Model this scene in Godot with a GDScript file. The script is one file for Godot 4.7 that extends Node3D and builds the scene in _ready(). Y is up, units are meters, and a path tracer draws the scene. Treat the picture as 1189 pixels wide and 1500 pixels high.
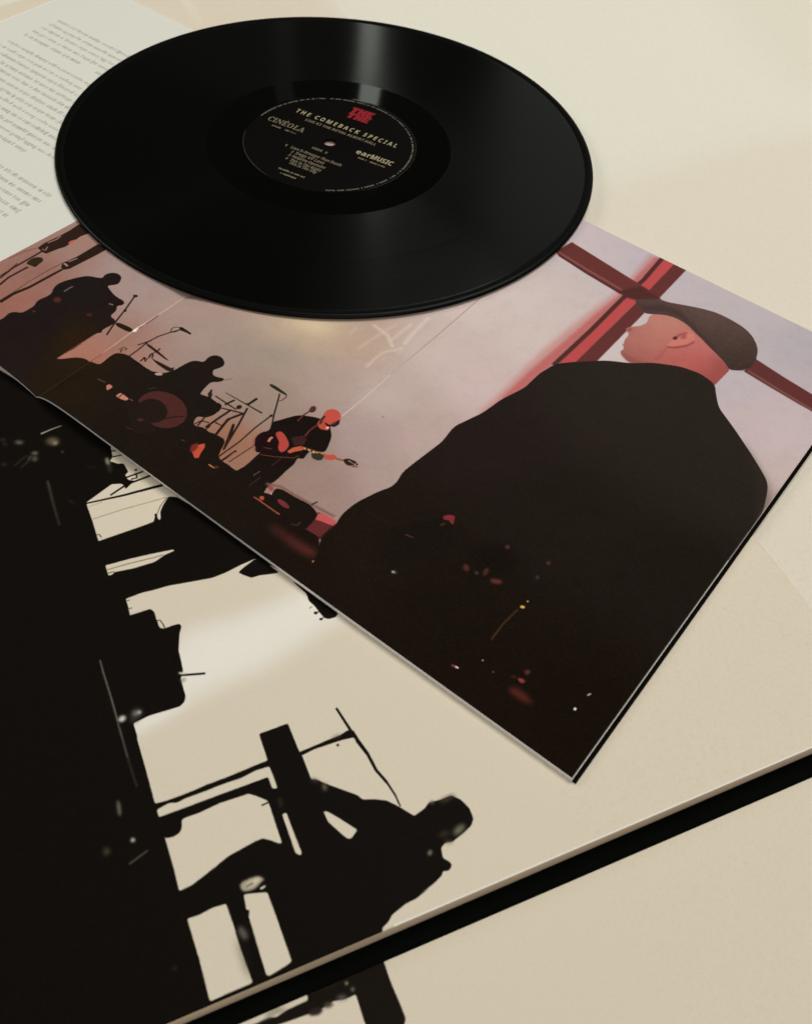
extends Node3D
# A close-up of a record on an open booklet, on two mounted prints. Lengths in the builders are millimetres; MM turns them into metres.

const MM := 0.001
const CREAM := Color8(214, 203, 182)
const PAPER := Color8(216, 215, 203)
# the booklet: its spine foot, the direction across the pages and the direction up the pages
const SPINE := Vector3(-98.4653, 0.0000, 217.9675)
const ACROSS := Vector3(0.8406, 0.0000, 0.5417)
const UP_PAGE := Vector3(0.5417, 0.0000, -0.8406)
# the mounted prints: a point of the long front edge, along that edge, and away from it
const BOARD := Vector3(102.4008, 0.0000, 406.3178)
const ALONG := Vector3(0.8801, 0.0000, -0.4749)
const AWAY := Vector3(-0.4749, 0.0000, -0.8801)
const BOARD_TOP := 8.0
const FOLD := 169.5          # where the large print ends on the paler board
const RECORD_TOP := 13.0


# ---------------------------------------------------------------- print shop: flat pictures drawn in millimetres on an Image
class Sheet:
	var im: Image
	var w := 0
	var h := 0
	var left := 0.0
	var top := 0.0
	var ppm := 1.0

	func _init(x0: float, x1: float, y0: float, y1: float, scale: float):
		left = x0; top = y1; ppm = scale
		w = int(round((x1 - x0) * scale)); h = int(round((y1 - y0) * scale))
		im = Image.create(w, h, false, Image.FORMAT_RGBA8)

	func paint(field: Image) -> void:
		im.blit_rect(field, Rect2i(0, 0, w, h), Vector2i.ZERO)

	func paint_plain(c: Color) -> void:
		im.fill(c)

	# smooth colour laid between samples [x, y, colour]
	func gradient(samples: Array) -> Image:
		var n := 72
		var m := maxi(8, int(72.0 * h / w))
		var g := Image.create(n, m, false, Image.FORMAT_RGBA8)
		for j in m:
			for i in n:
				var x := left + (i + 0.5) / n * w / ppm
				var y := top - (j + 0.5) / m * h / ppm
				var sum := Vector3.ZERO
				var total := 0.0
				for s in samples:
					var d2: float = (s[0] - x) * (s[0] - x) + (s[1] - y) * (s[1] - y) + 60.0
					var k := 1.0 / (d2 * sqrt(d2))
					var c: Color = s[2]
					sum += Vector3(c.r, c.g, c.b) * k
					total += k
				sum /= total
				g.set_pixel(i, j, Color(sum.x, sum.y, sum.z, 1))
		g.resize(w, h, Image.INTERPOLATE_CUBIC)
		return g

	func to_px(flat: Array) -> PackedVector2Array:
		var p := PackedVector2Array()
		for i in range(0, flat.size(), 2):
			p.append(Vector2((flat[i] - left) * ppm, (top - flat[i + 1]) * ppm))
		return p

	static func rounded(p: PackedVector2Array) -> PackedVector2Array:
		var q := PackedVector2Array()
		var n := p.size()
		for i in n:
			for k in 4:
				q.append(p[i].cubic_interpolate(p[(i + 1) % n], p[(i + n - 1) % n], p[(i + 2) % n], k / 4.0))
		return q

	# takes the points off the corners, never more than a little way along each side
	static func eased(p: PackedVector2Array, most: float) -> PackedVector2Array:
		for turn in 2:
			var q := PackedVector2Array()
			var n := p.size()
			for i in n:
				var a := p[i]
				var b := p[(i + 1) % n]
				var cut := minf(a.distance_to(b) * 0.25, most / (turn + 1.0))
				q.append(a.move_toward(b, cut))
				q.append(b.move_toward(a, cut))
			p = q
		return p

	# fills the polygon with hard edges, non-zero winding
	static func fill(target: Image, p: PackedVector2Array, c: Color) -> void:
		var n := p.size()
		var lo := INF
		var hi := -INF
		for v in p:
			lo = minf(lo, v.y); hi = maxf(hi, v.y)
		var tw := target.get_width()
		for y in range(maxi(0, int(floor(lo))), mini(target.get_height() - 1, int(ceil(hi))) + 1):
			var yc := y + 0.5
			var hits: Array[Vector2] = []
			for i in n:
				var a := p[i]
				var b := p[(i + 1) % n]
				if (a.y <= yc) != (b.y <= yc):
					hits.append(Vector2(a.x + (yc - a.y) / (b.y - a.y) * (b.x - a.x), 1.0 if b.y > a.y else -1.0))
			hits.sort()
			var wind := 0.0
			for i in hits.size() - 1:
				wind += hits[i].y
				if wind != 0.0:
					var x0 := clampi(int(round(hits[i].x)), 0, tw)
					var x1 := clampi(int(round(hits[i + 1].x)), 0, tw)
					if x1 > x0:
						target.fill_rect(Rect2i(x0, y, x1 - x0, 1), c)

	func lay(p: PackedVector2Array, c: Color, soft: float) -> void:
		var k := soft * ppm
		var box := Rect2(p[0], Vector2.ZERO)
		for v in p:
			box = box.expand(v)
		var room := 3.0 * maxf(k, 1.0) + 2.0
		box = box.grow(room).intersection(Rect2(-room, -room, w + 2 * room, h + 2 * room))
		if box.size.x < 1 or box.size.y < 1:
			return
		var at := Vector2i(box.position.floor())
		var size := Vector2i(box.size.ceil()) + Vector2i.ONE
		var clear := Color(c.r, c.g, c.b, 0.0)
		# soft shapes are drawn coarsely, blurred there and brought back to size
		var f := 2.0 / k if k > 1.4 else 1.0
		var sw := maxi(2, int(ceil(size.x * f)))
		var sh := maxi(2, int(ceil(size.y * f)))
		var t := Image.create(sw * 2, sh * 2, false, Image.FORMAT_RGBA8)
		t.fill(clear)
		var q := PackedVector2Array()
		for v in p:
			q.append(Vector2((v.x - at.x) * 2.0 * sw / size.x, (v.y - at.y) * 2.0 * sh / size.y))
		fill(t, q, c)
		t.shrink_x2()
		if k > 1.4:
			t = blurred(t, c)
			t.resize(size.x, size.y, Image.INTERPOLATE_CUBIC)
		im.blend_rect(t, Rect2i(Vector2i.ZERO, size), at)

	# three box blurs of three cells each way, of the alpha alone
	static func blurred(t: Image, c: Color) -> Image:
		var tw := t.get_width()
		var th := t.get_height()
		var data := t.get_data()
		var a := PackedFloat32Array()
		a.resize(tw * th)
		for i in tw * th:
			a[i] = data[i * 4 + 3]
		for turn in 3:
			var b := a.duplicate()
			for y in th:
				for x in range(1, tw - 1):
					var i := y * tw + x
					b[i] = (a[i - 1] + a[i] + a[i + 1]) / 3.0
			for y in range(1, th - 1):
				for x in tw:
					var i := y * tw + x
					a[i] = (b[i - tw] + b[i] + b[i + tw]) / 3.0
		for i in tw * th:
			data[i * 4] = c.r8
			data[i * 4 + 1] = c.g8
			data[i * 4 + 2] = c.b8
			data[i * 4 + 3] = int(a[i])
		return Image.create_from_data(tw, th, false, Image.FORMAT_RGBA8, data)

	func shape(flat: Array, c: Color, soft := 0.0, smooth := 0) -> void:
		var p := to_px(flat)
		lay(rounded(p) if smooth else eased(p, 0.35 * ppm), c, soft)

	func field_shape(flat: Array, field: Image, smooth := 0) -> void:
		var p := to_px(flat)
		var mask := Image.create(w, h, false, Image.FORMAT_LA8)
		fill(mask, rounded(p) if smooth else eased(p, 1.6 * ppm), Color.WHITE)
		im.blit_rect_mask(field, mask, Rect2i(0, 0, w, h), Vector2i.ZERO)

	# a line whose width runs from w0 to w1 millimetres
	func stroke(flat: Array, w0: float, w1: float, c: Color, soft := 0.0) -> void:
		var p := to_px(flat)
		var a := PackedVector2Array()
		var b := PackedVector2Array()
		for i in p.size():
			var dir := (p[mini(i + 1, p.size() - 1)] - p[maxi(i - 1, 0)]).normalized()
			var r := lerpf(w0, w1, float(i) / maxi(1, p.size() - 1)) * ppm / 2.0
			a.append(p[i] + dir.orthogonal() * r)
			b.append(p[i] - dir.orthogonal() * r)
		b.reverse()
		a.append_array(b)
		lay(a, c, soft)

	# uneven tone within a graded field
	func mottle(field: Image, strength: float, frequency: float, seed_: int) -> void:
		var n := FastNoiseLite.new()
		n.seed = seed_
		n.frequency = frequency * 4.0
		n.fractal_octaves = 4
		var sw := w / 4
		var sh := h / 4
		var t := Image.create(sw, sh, false, Image.FORMAT_RGBA8)
		for y in sh:
			for x in sw:
				var v := n.get_noise_2d(x, y) * strength * 2.0
				t.set_pixel(x, y, Color(1, 0.95, 0.9, clampf(v, 0, 1)) if v > 0 else Color(0.02, 0, 0, clampf(-v, 0, 1)))
		t.resize(w, h, Image.INTERPOLATE_BILINEAR)
		field.blend_rect(t, Rect2i(0, 0, w, h), Vector2i.ZERO)

	# the slight softness of printed halftone, then grain of printed halftone
	func grain(strength: float, seed_: int, soften := 1.0) -> void:
		if soften > 1.0:
			im.shrink_x2()
		var rng := RandomNumberGenerator.new()
		rng.seed = seed_
		var tile := Image.create(192, 192, false, Image.FORMAT_RGBA8)
		for y in 192:
			for x in 192:
				var v := rng.randfn(0.0, strength)
				tile.set_pixel(x, y, Color(1, 0.97, 0.95, v) if v > 0 else Color(0.05, 0, 0.03, -v))
		for y in range(0, im.get_height(), 192):
			for x in range(0, im.get_width(), 192):
				im.blend_rect(tile, Rect2i(0, 0, 192, 192), Vector2i(x, y))

	func texture() -> ImageTexture:
		im.convert(Image.FORMAT_RGB8)
		return ImageTexture.create_from_image(im)

	func uv(x: float, y: float) -> Vector2:
		return Vector2((x - left) * ppm / w, (top - y) * ppm / h)


func booklet_photograph() -> Sheet:
	var c := Sheet.new(-86, 277, -1, 279.5, 7.0)
	var sky := c.gradient([[-61.5,53.8,Color8(151,108,96,255)], [-50,28.9,Color8(155,104,90,255)], [-11.6,24.2,Color8(175,116,100,255)], [6.2,28.3,Color8(175,112,94,255)], [-37.9,84,Color8(166,143,137,255)], [-60.2,77.7,Color8(162,126,115,255)], [-18.2,81.3,Color8(168,145,141,255)], [-0.6,79.7,Color8(171,147,137,255)], [4.6,49.5,Color8(162,122,109,255)], [26.9,75.1,Color8(168,145,135,255)], [43.5,71.5,Color8(162,143,134,255)], [59.1,86.4,Color8(160,144,131,255)], [59.7,114.1,Color8(204,182,150,255)], [51.6,104,Color8(187,165,143,255)], [80.6,119.2,Color8(188,161,143,255)], [89.1,89.7,Color8(175,155,144,255)], [121.8,74.1,Color8(175,153,149,255)], [112.8,99.5,Color8(195,175,168,255)], [114.9,137.7,Color8(204,185,178,255)], [109.3,178.9,Color8(209,191,184,255)], [121.5,197.1,Color8(208,193,188,255)], [121.5,255.8,Color8(200,186,186,255)], [130.2,269.6,Color8(196,182,184,255)], [158,271.9,Color8(190,178,185,255)], [212.3,273.8,Color8(188,178,180,255)], [245.2,262.5,Color8(180,170,175,255)], [243.4,193.5,Color8(196,178,178,255)], [261.5,198.3,Color8(200,182,182,255)], [274.2,177.4,Color8(200,180,175,255)], [226.5,213.8,Color8(190,178,182,255)], [139.8,135.7,Color8(206,184,180,255)], [144.1,88.7,Color8(189,165,159,255)], [130.8,41.1,Color8(160,133,125,255)], [142.9,61.8,Color8(177,154,146,255)], [82.8,60.5,Color8(158,138,125,255)], [68.5,58.6,Color8(157,135,123,255)], [87.4,34.6,Color8(160,112,90,255)], [80.5,33.5,Color8(158,108,86,255)], [43.3,58.7,Color8(160,137,128,255)], [107.6,50.5,Color8(153,129,120,255)], [274.7,155.2,Color8(150,128,122,255)], [143.2,176.3,Color8(208,190,184,255)], [168,198.9,Color8(205,190,188,255)]])
	var dark := c.gradient([[196.5,163.1,Color8(40,34,29,255)], [251.2,157.2,Color8(39,33,28,255)], [159.5,107.8,Color8(36,27,24,255)], [205.1,92.2,Color8(30,24,19,255)], [265.2,98.9,Color8(28,22,17,255)], [264.9,21.5,Color8(21,13,6,255)], [202.5,24.4,Color8(24,17,10,255)], [165.1,34.1,Color8(29,21,15,255)], [247.2,185.7,Color8(41,35,29,255)], [194.7,185.2,Color8(42,36,30,255)], [-29.8,28,Color8(31,24,25,255)], [-18.7,7.6,Color8(32,25,24,255)], [-1.6,9.6,Color8(37,27,15,255)], [-12.5,32.7,Color8(44,30,13,255)], [52.5,10,Color8(29,22,17,255)], [101.5,0.6,Color8(29,22,16,255)], [143.5,2.2,Color8(27,18,12,255)], [34.8,50.4,Color8(30,24,20,255)], [100.2,54.4,Color8(25,18,15,255)], [-33.4,58.9,Color8(30,24,24,255)], [-10.3,54.8,Color8(34,25,22,255)], [225.9,13.7,Color8(23,14,7,255)]])
	c.mottle(sky, 0.018, 0.012, 23)
	c.mottle(dark, 0.006, 0.01, 24)
	c.paint(sky)
	c.shape([68.9,121.5,69,119.6,67.2,116.9,64,113.9,59.8,111,55.1,108.6,50.8,107.1,47.4,106.7,45.5,107.5,45.4,109.4,47.1,112.1,50.3,115.1,54.6,118.1,59.3,120.5,63.7,122,67,122.3], Color8(226,204,170,150), 5, 1)
	c.stroke([-81.2,50.7,-80.5,58.9,-78.2,66.1], 0.46, 0.46, Color8(118,66,62,255), 0)
	c.shape([-78.3,65.7,-79.1,70.5,-78.5,78.4,-78.4,85.8,-79.2,91.8,-78.5,94.6,-68.5,93.6,-64.7,90.3,-69.7,90.8,-70.9,86.1,-70.1,81.6,-69.5,75.4,-70.6,71.8,-71.7,65.3,-74.6,65], Color8(46,32,24,255), 0, 0)
	c.shape([-71.1,78.2,-71.4,80.8,-70.3,83.2,-70,81.5,-69.6,78.4], Color8(190,92,76,255), 0, 0)
	c.stroke([-78,71.5,-77.3,76.4,-77.9,79.7], 0.85, 0.85, Color8(150,112,104,255), 0)
	c.stroke([-76,66.6,-74,66.8,-75.6,69.5], 0.65, 0.65, Color8(165,120,112,255), 0)
	c.stroke([-72,38.3,-74,47.6,-74.2,55.7,-74.6,65], 1.09, 1.09, Color8(50,34,26,255), 0)
	c.stroke([-67.9,35.1,-69.5,41.5,-69.5,52.8], 1.16, 1.16, Color8(50,34,26,255), 0)
	c.stroke([-73.4,39.4,-73.7,44.7,-75.4,51.3], 0.54, 0.54, Color8(70,42,36,255), 0)
	c.shape([-72.3,54.2,-73.4,58.2,-72.6,60.6,-70.3,61.9,-68.2,60.6,-67.6,57.9,-67,55.2,-68.9,54.5], Color8(48,38,26,255), 0, 1)
	c.shape([-60.2,65.8,-59.3,74.2,-59.9,88,-53.6,88.2,-53.6,80.6,-54.2,69.9,-54.3,65.4,-55.6,62.8,-57.9,63], Color8(42,30,22,255), 0, 0)
	c.stroke([-57.5,27.1,-58,35,-56.6,43.3,-56.5,62.7], 2.11, 1.41, Color8(46,32,24,255), 0)
	c.stroke([-58.9,35.7,-60.2,46.2,-60.6,58,-60.1,67.6], 0.45, 0.45, Color8(96,58,52,255), 0)
	c.stroke([-59.7,66.3,-56.6,66], 1.10, 1.10, Color8(170,128,118,255), 0)
	c.stroke([-59.1,68.5,-58.1,73.2], 0.83, 0.83, Color8(150,120,112,255), 0)
	c.field_shape([-49.2,15.7,-47.1,19,-47,21.4,-48.1,24.7,-47,27.2,-43.7,28.8,-43.9,36.1,-46.2,39.2,-45,46.5,-48.3,50.5,-49.4,55,-47.1,62,-44.1,67.7,-40.5,69.2,-37.6,71.2,-38.9,73.3,-38.4,76.2,-36.4,78.1,-33.7,78.6,-31.3,77.4,-29.1,73.9,-29.7,71.7,-31.8,68.9,-29.6,67.9,-23.5,66.1,-17.1,66.7,-16,64.4,-17.5,62.1,-16.4,61,-14.9,58.8,-14.5,54.8,-10.2,55,-9.3,52.4,-10.1,46.4,-8.7,44.7,-10,43.7,-9.9,38.8,-9.4,29.7,-9.9,19.6,-8,21.7,-5.5,26.2,-2.9,28.9,-0.3,29.9,6.8,29,8.1,31.8,8.1,38.7,8.2,40.8,13.4,42,22.6,40.6,26.3,41.5,30.3,41.3,48.7,25.7,36.5,-9,-4.9,-19.3], dark, 0)
	c.stroke([-9.8,20,-9.9,30.2,-10,42.3], 0.38, 0.38, Color8(120,74,66,255), 0)
	c.stroke([-42.6,52,-42.9,54.9,-42.7,57.4], 0.88, 0.88, Color8(104,86,78,255), 0)
	c.stroke([-21.3,60.5,-19.1,61.2], 1.02, 1.02, Color8(112,92,80,255), 0)
	c.shape([-38.8,47.1,-38.3,46.5,-38.1,45.8,-38.1,45.2,-38.5,44.6,-39.1,44.2,-39.8,44.1,-40.6,44.3,-41.3,44.7,-41.8,45.3,-42,45.9,-42,46.6,-41.6,47.2,-41,47.6,-40.2,47.7,-39.5,47.5], Color8(84,40,36,255), 0.5, 1)
	c.shape([-20.2,49.7,-20,49.4,-20.1,49,-20.3,48.6,-20.8,48.2,-21.3,48,-21.9,47.9,-22.4,48,-22.8,48.2,-23,48.6,-22.9,49,-22.6,49.4,-22.2,49.7,-21.6,50,-21,50.1,-20.5,50], Color8(72,38,34,255), 0.5, 1)
	c.stroke([-41.2,32.2,-40.9,34], 0.51, 0.51, Color8(96,64,60,255), 0)
	c.stroke([-17,72.7,-13,63.1,-9.6,53.5,-6.4,45.7], 0.74, 0.74, Color8(42,28,24,255), 0)
	c.shape([-16,73.6,-15.8,73.3,-15.8,72.9,-15.9,72.5,-16.1,72.2,-16.4,71.9,-16.8,71.8,-17.2,71.9,-17.6,72.1,-17.8,72.4,-17.9,72.8,-17.8,73.2,-17.5,73.5,-17.2,73.8,-16.8,73.9,-16.4,73.8], Color8(52,30,30,255), 0, 1)
	c.shape([-9,53.4,-8.3,55,-2.5,56.9,-1.4,56.3,-1.4,54.9,-3.2,53.9,-7,52.9], Color8(38,28,18,255), 0, 1)
	c.stroke([-13,63.1,-12.1,61.8], 1.33, 1.33, Color8(42,28,24,255), 0)
	c.stroke([2.5,-2.1,1,20.6,0.3,36.8], 0.62, 0.62, Color8(86,70,60,170), 0)
	c.stroke([0.3,36.8,-1,58.1,-0.8,75.5,-0.9,90.3], 0.52, 0.52, Color8(216,180,166,170), 0)
	c.stroke([-0.6,56.1,-0.8,59.6,-0.2,63.7], 1.03, 1.03, Color8(236,220,200,255), 0)
	c.stroke([-0.5,59.4,-0.1,64.5,-0.5,71.8], 0.56, 0.56, Color8(120,80,74,255), 0)
	c.shape([-0.1,58,0.1,57.7,0.3,57.3,0.2,57,-0,56.8,-0.3,56.6,-0.5,56.5,-0.8,56.6,-1.1,56.7,-1.2,57,-1.3,57.3,-1.3,57.6,-1.1,57.9,-0.9,58.1,-0.6,58.2,-0.4,58.1], Color8(246,236,220,255), 0, 1)
	c.field_shape([4.5,26.7,7.8,29.1,6.1,38.3,7.5,40.6,13.8,41.2,19.1,41.7,23.6,41.1,28.1,41.3,29.8,42.4,32.3,43.5,33.5,46,34.6,48.5,34.8,52.8,35.4,57.7,36.9,59.9,40.1,61.4,39.3,64.1,39.3,66.9,41.1,68.9,43.9,69.3,47.1,67.5,48,65.6,47.6,63.2,46.7,61.3,47,59.9,48.8,58.2,51.2,58.6,53.5,60,54.7,59.2,53.9,56.8,51.4,54.7,51.9,50.6,53.3,45.5,55,46.5,57.4,46.8,55.1,51,55.5,51.2,58.1,47.5,61.2,46.6,63.7,47.7,66,46.8,65.9,41,62.2,35.7,62.7,33.1,64.9,30.4,68.7,32.8,73,32.1,76.9,33.4,80,33.8,81.3,31.6,82.3,27.9,84.3,24.1,94.9,23.8,99.8,22.9,100.3,1.3,80.2,-11.6,36.2,-3.6], dark, 0)
	c.stroke([13.4,41.5,13,47.2,12.1,52.5,12,55.3,12.6,60.2,14.4,65.4,16.3,69.8], 0.69, 0.69, Color8(42,28,22,255), 0)
	c.stroke([10.1,49.6,11.2,52.5,12.4,55.9], 0.70, 0.70, Color8(42,28,22,255), 0)
	c.shape([14.4,70.9,15.7,71.8,22.1,71.5,22.2,70.4,19.7,70.3,16.5,69.5], Color8(36,28,24,255), 0, 0)
	c.stroke([14.5,65.7,13,67.6,12.9,69.3,14.5,70.7], 0.44, 0.44, Color8(60,42,36,255), 0)
	c.stroke([16.3,69.8,16,67.3,14.7,65.7], 0.43, 0.43, Color8(60,42,36,255), 0)
	c.shape([11.7,52.9,14.5,53.1,20.9,52.5,28.6,51.4,26.4,50.9,20.3,51.3,14.4,51.8], Color8(42,28,22,255), 0, 0)
	c.stroke([19.7,50.7,20,52.4,19.5,54.5], 0.66, 0.66, Color8(42,28,22,255), 0)
	c.stroke([5.7,42.3,5.7,44.8,8.4,44.7,8.5,43.3], 0.64, 0.64, Color8(70,52,28,255), 0)
	c.stroke([8.1,41,6.7,43.5], 0.72, 0.72, Color8(60,44,28,255), 0)
	c.shape([21.3,47.2,25.8,47.8,31.7,48.6,34.7,48.8,34.9,47.3,32.3,46.2,26.7,46.2], Color8(40,28,22,255), 0, 0)
	c.stroke([19.7,42.5,19.1,45.2,21.1,45.6], 0.73, 0.73, Color8(44,30,24,255), 0)
	c.stroke([20.6,46.5,19.4,49,19.3,50.3,21.7,47.7], 0.74, 0.74, Color8(44,30,24,255), 0)
	c.stroke([18.7,45.6,21.5,43.9], 0.73, 0.73, Color8(44,30,24,255), 0)
	c.stroke([33,48.2,33.4,49.7], 0.96, 0.96, Color8(40,28,22,255), 0)
	c.shape([32.9,43.4,33,43.1,33,42.6,32.7,42.1,32.2,41.6,31.7,41.2,31.1,41,30.6,40.9,30.3,41.1,30.2,41.4,30.2,41.9,30.5,42.4,31,42.8,31.5,43.2,32.1,43.5,32.6,43.5], Color8(196,146,136,255), 0, 1)
	c.shape([20.8,21.8,21.2,23.5,23.6,23.2,23.7,21.7,23.4,19.9], Color8(190,122,106,255), 0, 0)
	c.shape([28.5,20.2,28.5,22.9,31,23.1,34,22.9,33.9,21.3,31.3,20.3], Color8(196,128,108,255), 0, 0)
	c.stroke([30.2,20.5,29.8,23.3], 0.45, 0.45, Color8(48,32,26,255), 0)
	c.stroke([14.8,22.4,19.1,22.8], 0.71, 0.71, Color8(80,58,50,255), 0)
	c.stroke([34.2,23.1,36.1,23.1], 0.53, 0.53, Color8(120,84,74,255), 0)
	c.shape([58.7,32.6,60.3,29,60,25.4,58.1,22.1,54.7,19.8,50.5,18.6,45.9,18.9,41.7,20.6,38.5,23.4,36.8,27,36.9,30.8,38.8,34.2,42.3,36.6,46.7,37.7,51.4,37.3,55.6,35.5], Color8(76,40,36,255), 0, 1)
	c.shape([51.9,28,53.1,25.7,53.3,23.2,52.5,21,50.6,19.4,48.2,18.6,45.4,18.7,42.7,19.7,40.6,21.5,39.3,23.8,39,26.3,39.9,28.5,41.7,30.2,44.2,31,47.1,30.9,49.7,29.8], Color8(35,26,22,255), 0, 1)
	c.shape([35.1,20.2,39.4,25.6,46.3,20,55.4,19,55.7,14.6,49.1,10.7], Color8(34,25,21,255), 0, 0)
	c.stroke([52.7,24.2,55.4,28.4,58.2,31.9], 0.59, 0.59, Color8(36,26,22,255), 0)
	c.shape([47.5,18.6,47.6,18.3,47.6,18,47.5,17.5,47.1,17.1,46.7,16.8,46.3,16.6,45.8,16.6,45.5,16.8,45.3,17.1,45.4,17.5,45.5,17.9,45.9,18.3,46.3,18.6,46.7,18.8,47.2,18.8], Color8(72,42,36,255), 0.4, 1)
	c.stroke([45.4,10.8,48.2,11.6], 0.50, 0.50, Color8(66,44,40,255), 0)
	c.stroke([35.3,32.8,37.1,35.4], 0.46, 0.46, Color8(74,52,46,255), 0)
	c.stroke([54.5,58.9,55.5,60.7,56.6,62.4], 0.40, 0.40, Color8(128,80,70,255), 0)
	c.stroke([68.3,22,67.2,21.3], 0.43, 0.43, Color8(80,66,60,255), 0)
	c.field_shape([51.1,42.7,53.7,45.9,58.1,47.4,64.3,47,66.5,45.8,66.7,40.7,65.3,37.3,62.1,35.6,61.5,32.4], dark, 0)
	c.field_shape([64.2,29.8,67.8,31.9,72.2,32.2,74.9,33.4,80.4,33.5,81.7,31.6,83.4,27.5,85.2,24.3,91.9,24.5,94.9,24.2,96.7,25.1,112,18.4,93,1.4], dark, 0)
	c.stroke([60.8,54.1,71.1,54.9,80.8,55.7], 0.33, 0.75, Color8(40,28,22,255), 0)
	c.stroke([58.9,49.5,71.3,49.7], 0.66, 0.66, Color8(40,28,22,255), 0)
	c.stroke([73.1,60.9,72.8,55.1,71.6,55.4], 1.25, 1.25, Color8(40,28,22,255), 0)
	c.stroke([74.1,53.7,78.5,43.2,83.7,29.1], 0.88, 0.88, Color8(40,28,22,255), 0)
	c.stroke([66.7,53.5,65.7,48.5], 0.99, 0.99, Color8(40,28,22,255), 0)
	c.stroke([75,49.8,72.8,43.1,75.5,32.7], 1.21, 1.21, Color8(40,28,22,255), 0)
	c.stroke([69.3,33.3,69.4,39.9,69.8,48.2], 1.05, 1.05, Color8(40,28,22,255), 0)
	c.stroke([76.6,42.7,81.2,35.5,82.5,31.7], 1.03, 1.03, Color8(40,28,22,255), 0)
	c.stroke([56.6,47.9,55,51.3], 0.83, 0.83, Color8(40,28,22,255), 0)
	c.stroke([66.2,31.6,64.6,38,65.2,39.3], 0.72, 0.72, Color8(40,28,22,255), 0)
	c.stroke([64.5,31.4,65.1,34.6,68.3,36.2], 0.56, 0.56, Color8(40,28,22,255), 0)
	c.stroke([66.1,46.1,75.5,50.3], 0.74, 0.74, Color8(40,28,22,255), 0)
	c.stroke([70.2,38.1,73.5,38.6,73.3,43.6], 0.72, 0.72, Color8(40,28,22,255), 0)
	c.stroke([83.7,29.1,76.3,42.5], 0.55, 0.55, Color8(40,28,22,255), 0)
	c.stroke([70.1,31.5,70.1,35.3], 0.63, 0.63, Color8(40,28,22,255), 0)
	c.shape([71.5,52.9,71.9,52.6,72.1,52.1,72.2,51.6,72.1,51,71.8,50.6,71.5,50.3,71.1,50.3,70.7,50.4,70.3,50.7,70.1,51.2,70,51.7,70.1,52.3,70.4,52.7,70.7,53,71.1,53], Color8(40,28,22,255), 0, 1)
	c.shape([57.3,49.4,57.7,48.9,57.9,48.4,57.9,47.9,57.8,47.5,57.4,47.4,56.9,47.4,56.4,47.6,55.9,48,55.5,48.5,55.3,49,55.3,49.5,55.5,49.8,55.8,50,56.3,50,56.8,49.7], Color8(44,34,28,255), 0, 1)
	c.stroke([84.9,24.6,85.4,36.9,84.6,47.6,84.7,57.5], 0.63, 0.63, Color8(42,28,22,255), 0)
	c.stroke([89.6,52.2,85.1,58.6,81.5,64.6,78.2,69.8], 0.66, 0.66, Color8(42,28,22,255), 0)
	c.stroke([90.1,25.8,91.3,38.5,91.3,42.4], 0.39, 0.39, Color8(42,28,22,255), 0)
	c.stroke([87.4,23.9,87.9,32.4], 0.92, 0.92, Color8(42,28,22,255), 0)
	c.stroke([88.2,25.9,88.1,31.3], 0.46, 0.46, Color8(128,86,72,255), 0)
	c.shape([70.8,71,71.5,71.9,74.1,72.2,80.4,71.8,81.1,70.8,76.7,70.4,72.5,70.3], Color8(40,44,34,255), 0, 0)
	c.stroke([80.7,71.5,81.8,70.1,81.8,67.4,81.1,66.4], 0.42, 0.42, Color8(60,44,40,255), 0)
	c.stroke([85,57.8,84.5,56.7], 1.31, 1.31, Color8(42,28,22,255), 0)
	c.shape([73.5,20.6,74,23.8,75.5,26.6,77.2,24.9,78.2,21.5,79.5,19.1,78.4,17.8,75.7,19.2], Color8(196,80,58,255), 0, 0)
	c.shape([72.1,22,73.3,25,75.3,22.6,75.5,19.6,74.2,19.1], Color8(120,44,36,255), 0.4, 0)
	c.stroke([84.9,19.3,90.5,19.4,96,19.4], 0.60, 0.60, Color8(204,124,84,255), 0)
	c.stroke([87.5,20.5,90.8,20], 1.06, 1.06, Color8(110,50,40,255), 0.4)
	c.field_shape([90.1,43.7,91.6,40.1,94.7,36.8,96.1,39.3,96,35.5,96.7,28.9,95.6,24.4,96.6,15.9,105.9,6.4,115.4,14.8,111.1,25.5,110.9,27.1,111.2,32.6,110.6,39.2,110.8,42.9,109.4,46.5,110.7,47.1,111.7,48,110.8,50.8,111,53.9,113.5,55.1,115.8,56.6,114.7,60,111.7,66.1,107.9,69.1,107,72.2,101.3,70.2,98.6,69.1,96.2,67.6,94.3,66.6,92,63.9,89.5,58.4,87.6,54.9,88.7,52.7,90.1,50.7,89,47.8], dark, 0)
	c.stroke([95.1,62.6,94.7,67.2,95.1,70.5], 0.74, 0.74, Color8(96,48,44,255), 0)
	c.shape([95.3,74.3,95.8,74,96.3,73.4,96.7,72.6,96.8,71.8,96.7,71.1,96.4,70.5,95.9,70.3,95.4,70.3,94.8,70.6,94.3,71.2,94,72,93.8,72.8,93.9,73.5,94.2,74.1,94.7,74.4], Color8(78,42,44,255), 0, 1)
	c.shape([107.5,77.1,108.5,75.5,108.9,73.7,108.6,72.1,107.8,70.8,106.4,70.1,104.8,70,103.2,70.6,101.8,71.8,100.7,73.4,100.3,75.2,100.6,76.9,101.5,78.2,102.8,78.9,104.4,79,106.1,78.3], Color8(194,80,66,255), 0, 1)
	c.shape([101.6,69.9,102.1,73.6,105,69.1,107.8,69,108.6,67.1,105.4,65.5,102.5,66.7], Color8(184,78,64,255), 0, 0)
	c.shape([107,70.9,107.4,73.8,108.1,75.7,109.7,73.1,109.3,70.6,108.1,69.8], Color8(48,26,28,255), 0, 0)
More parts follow.
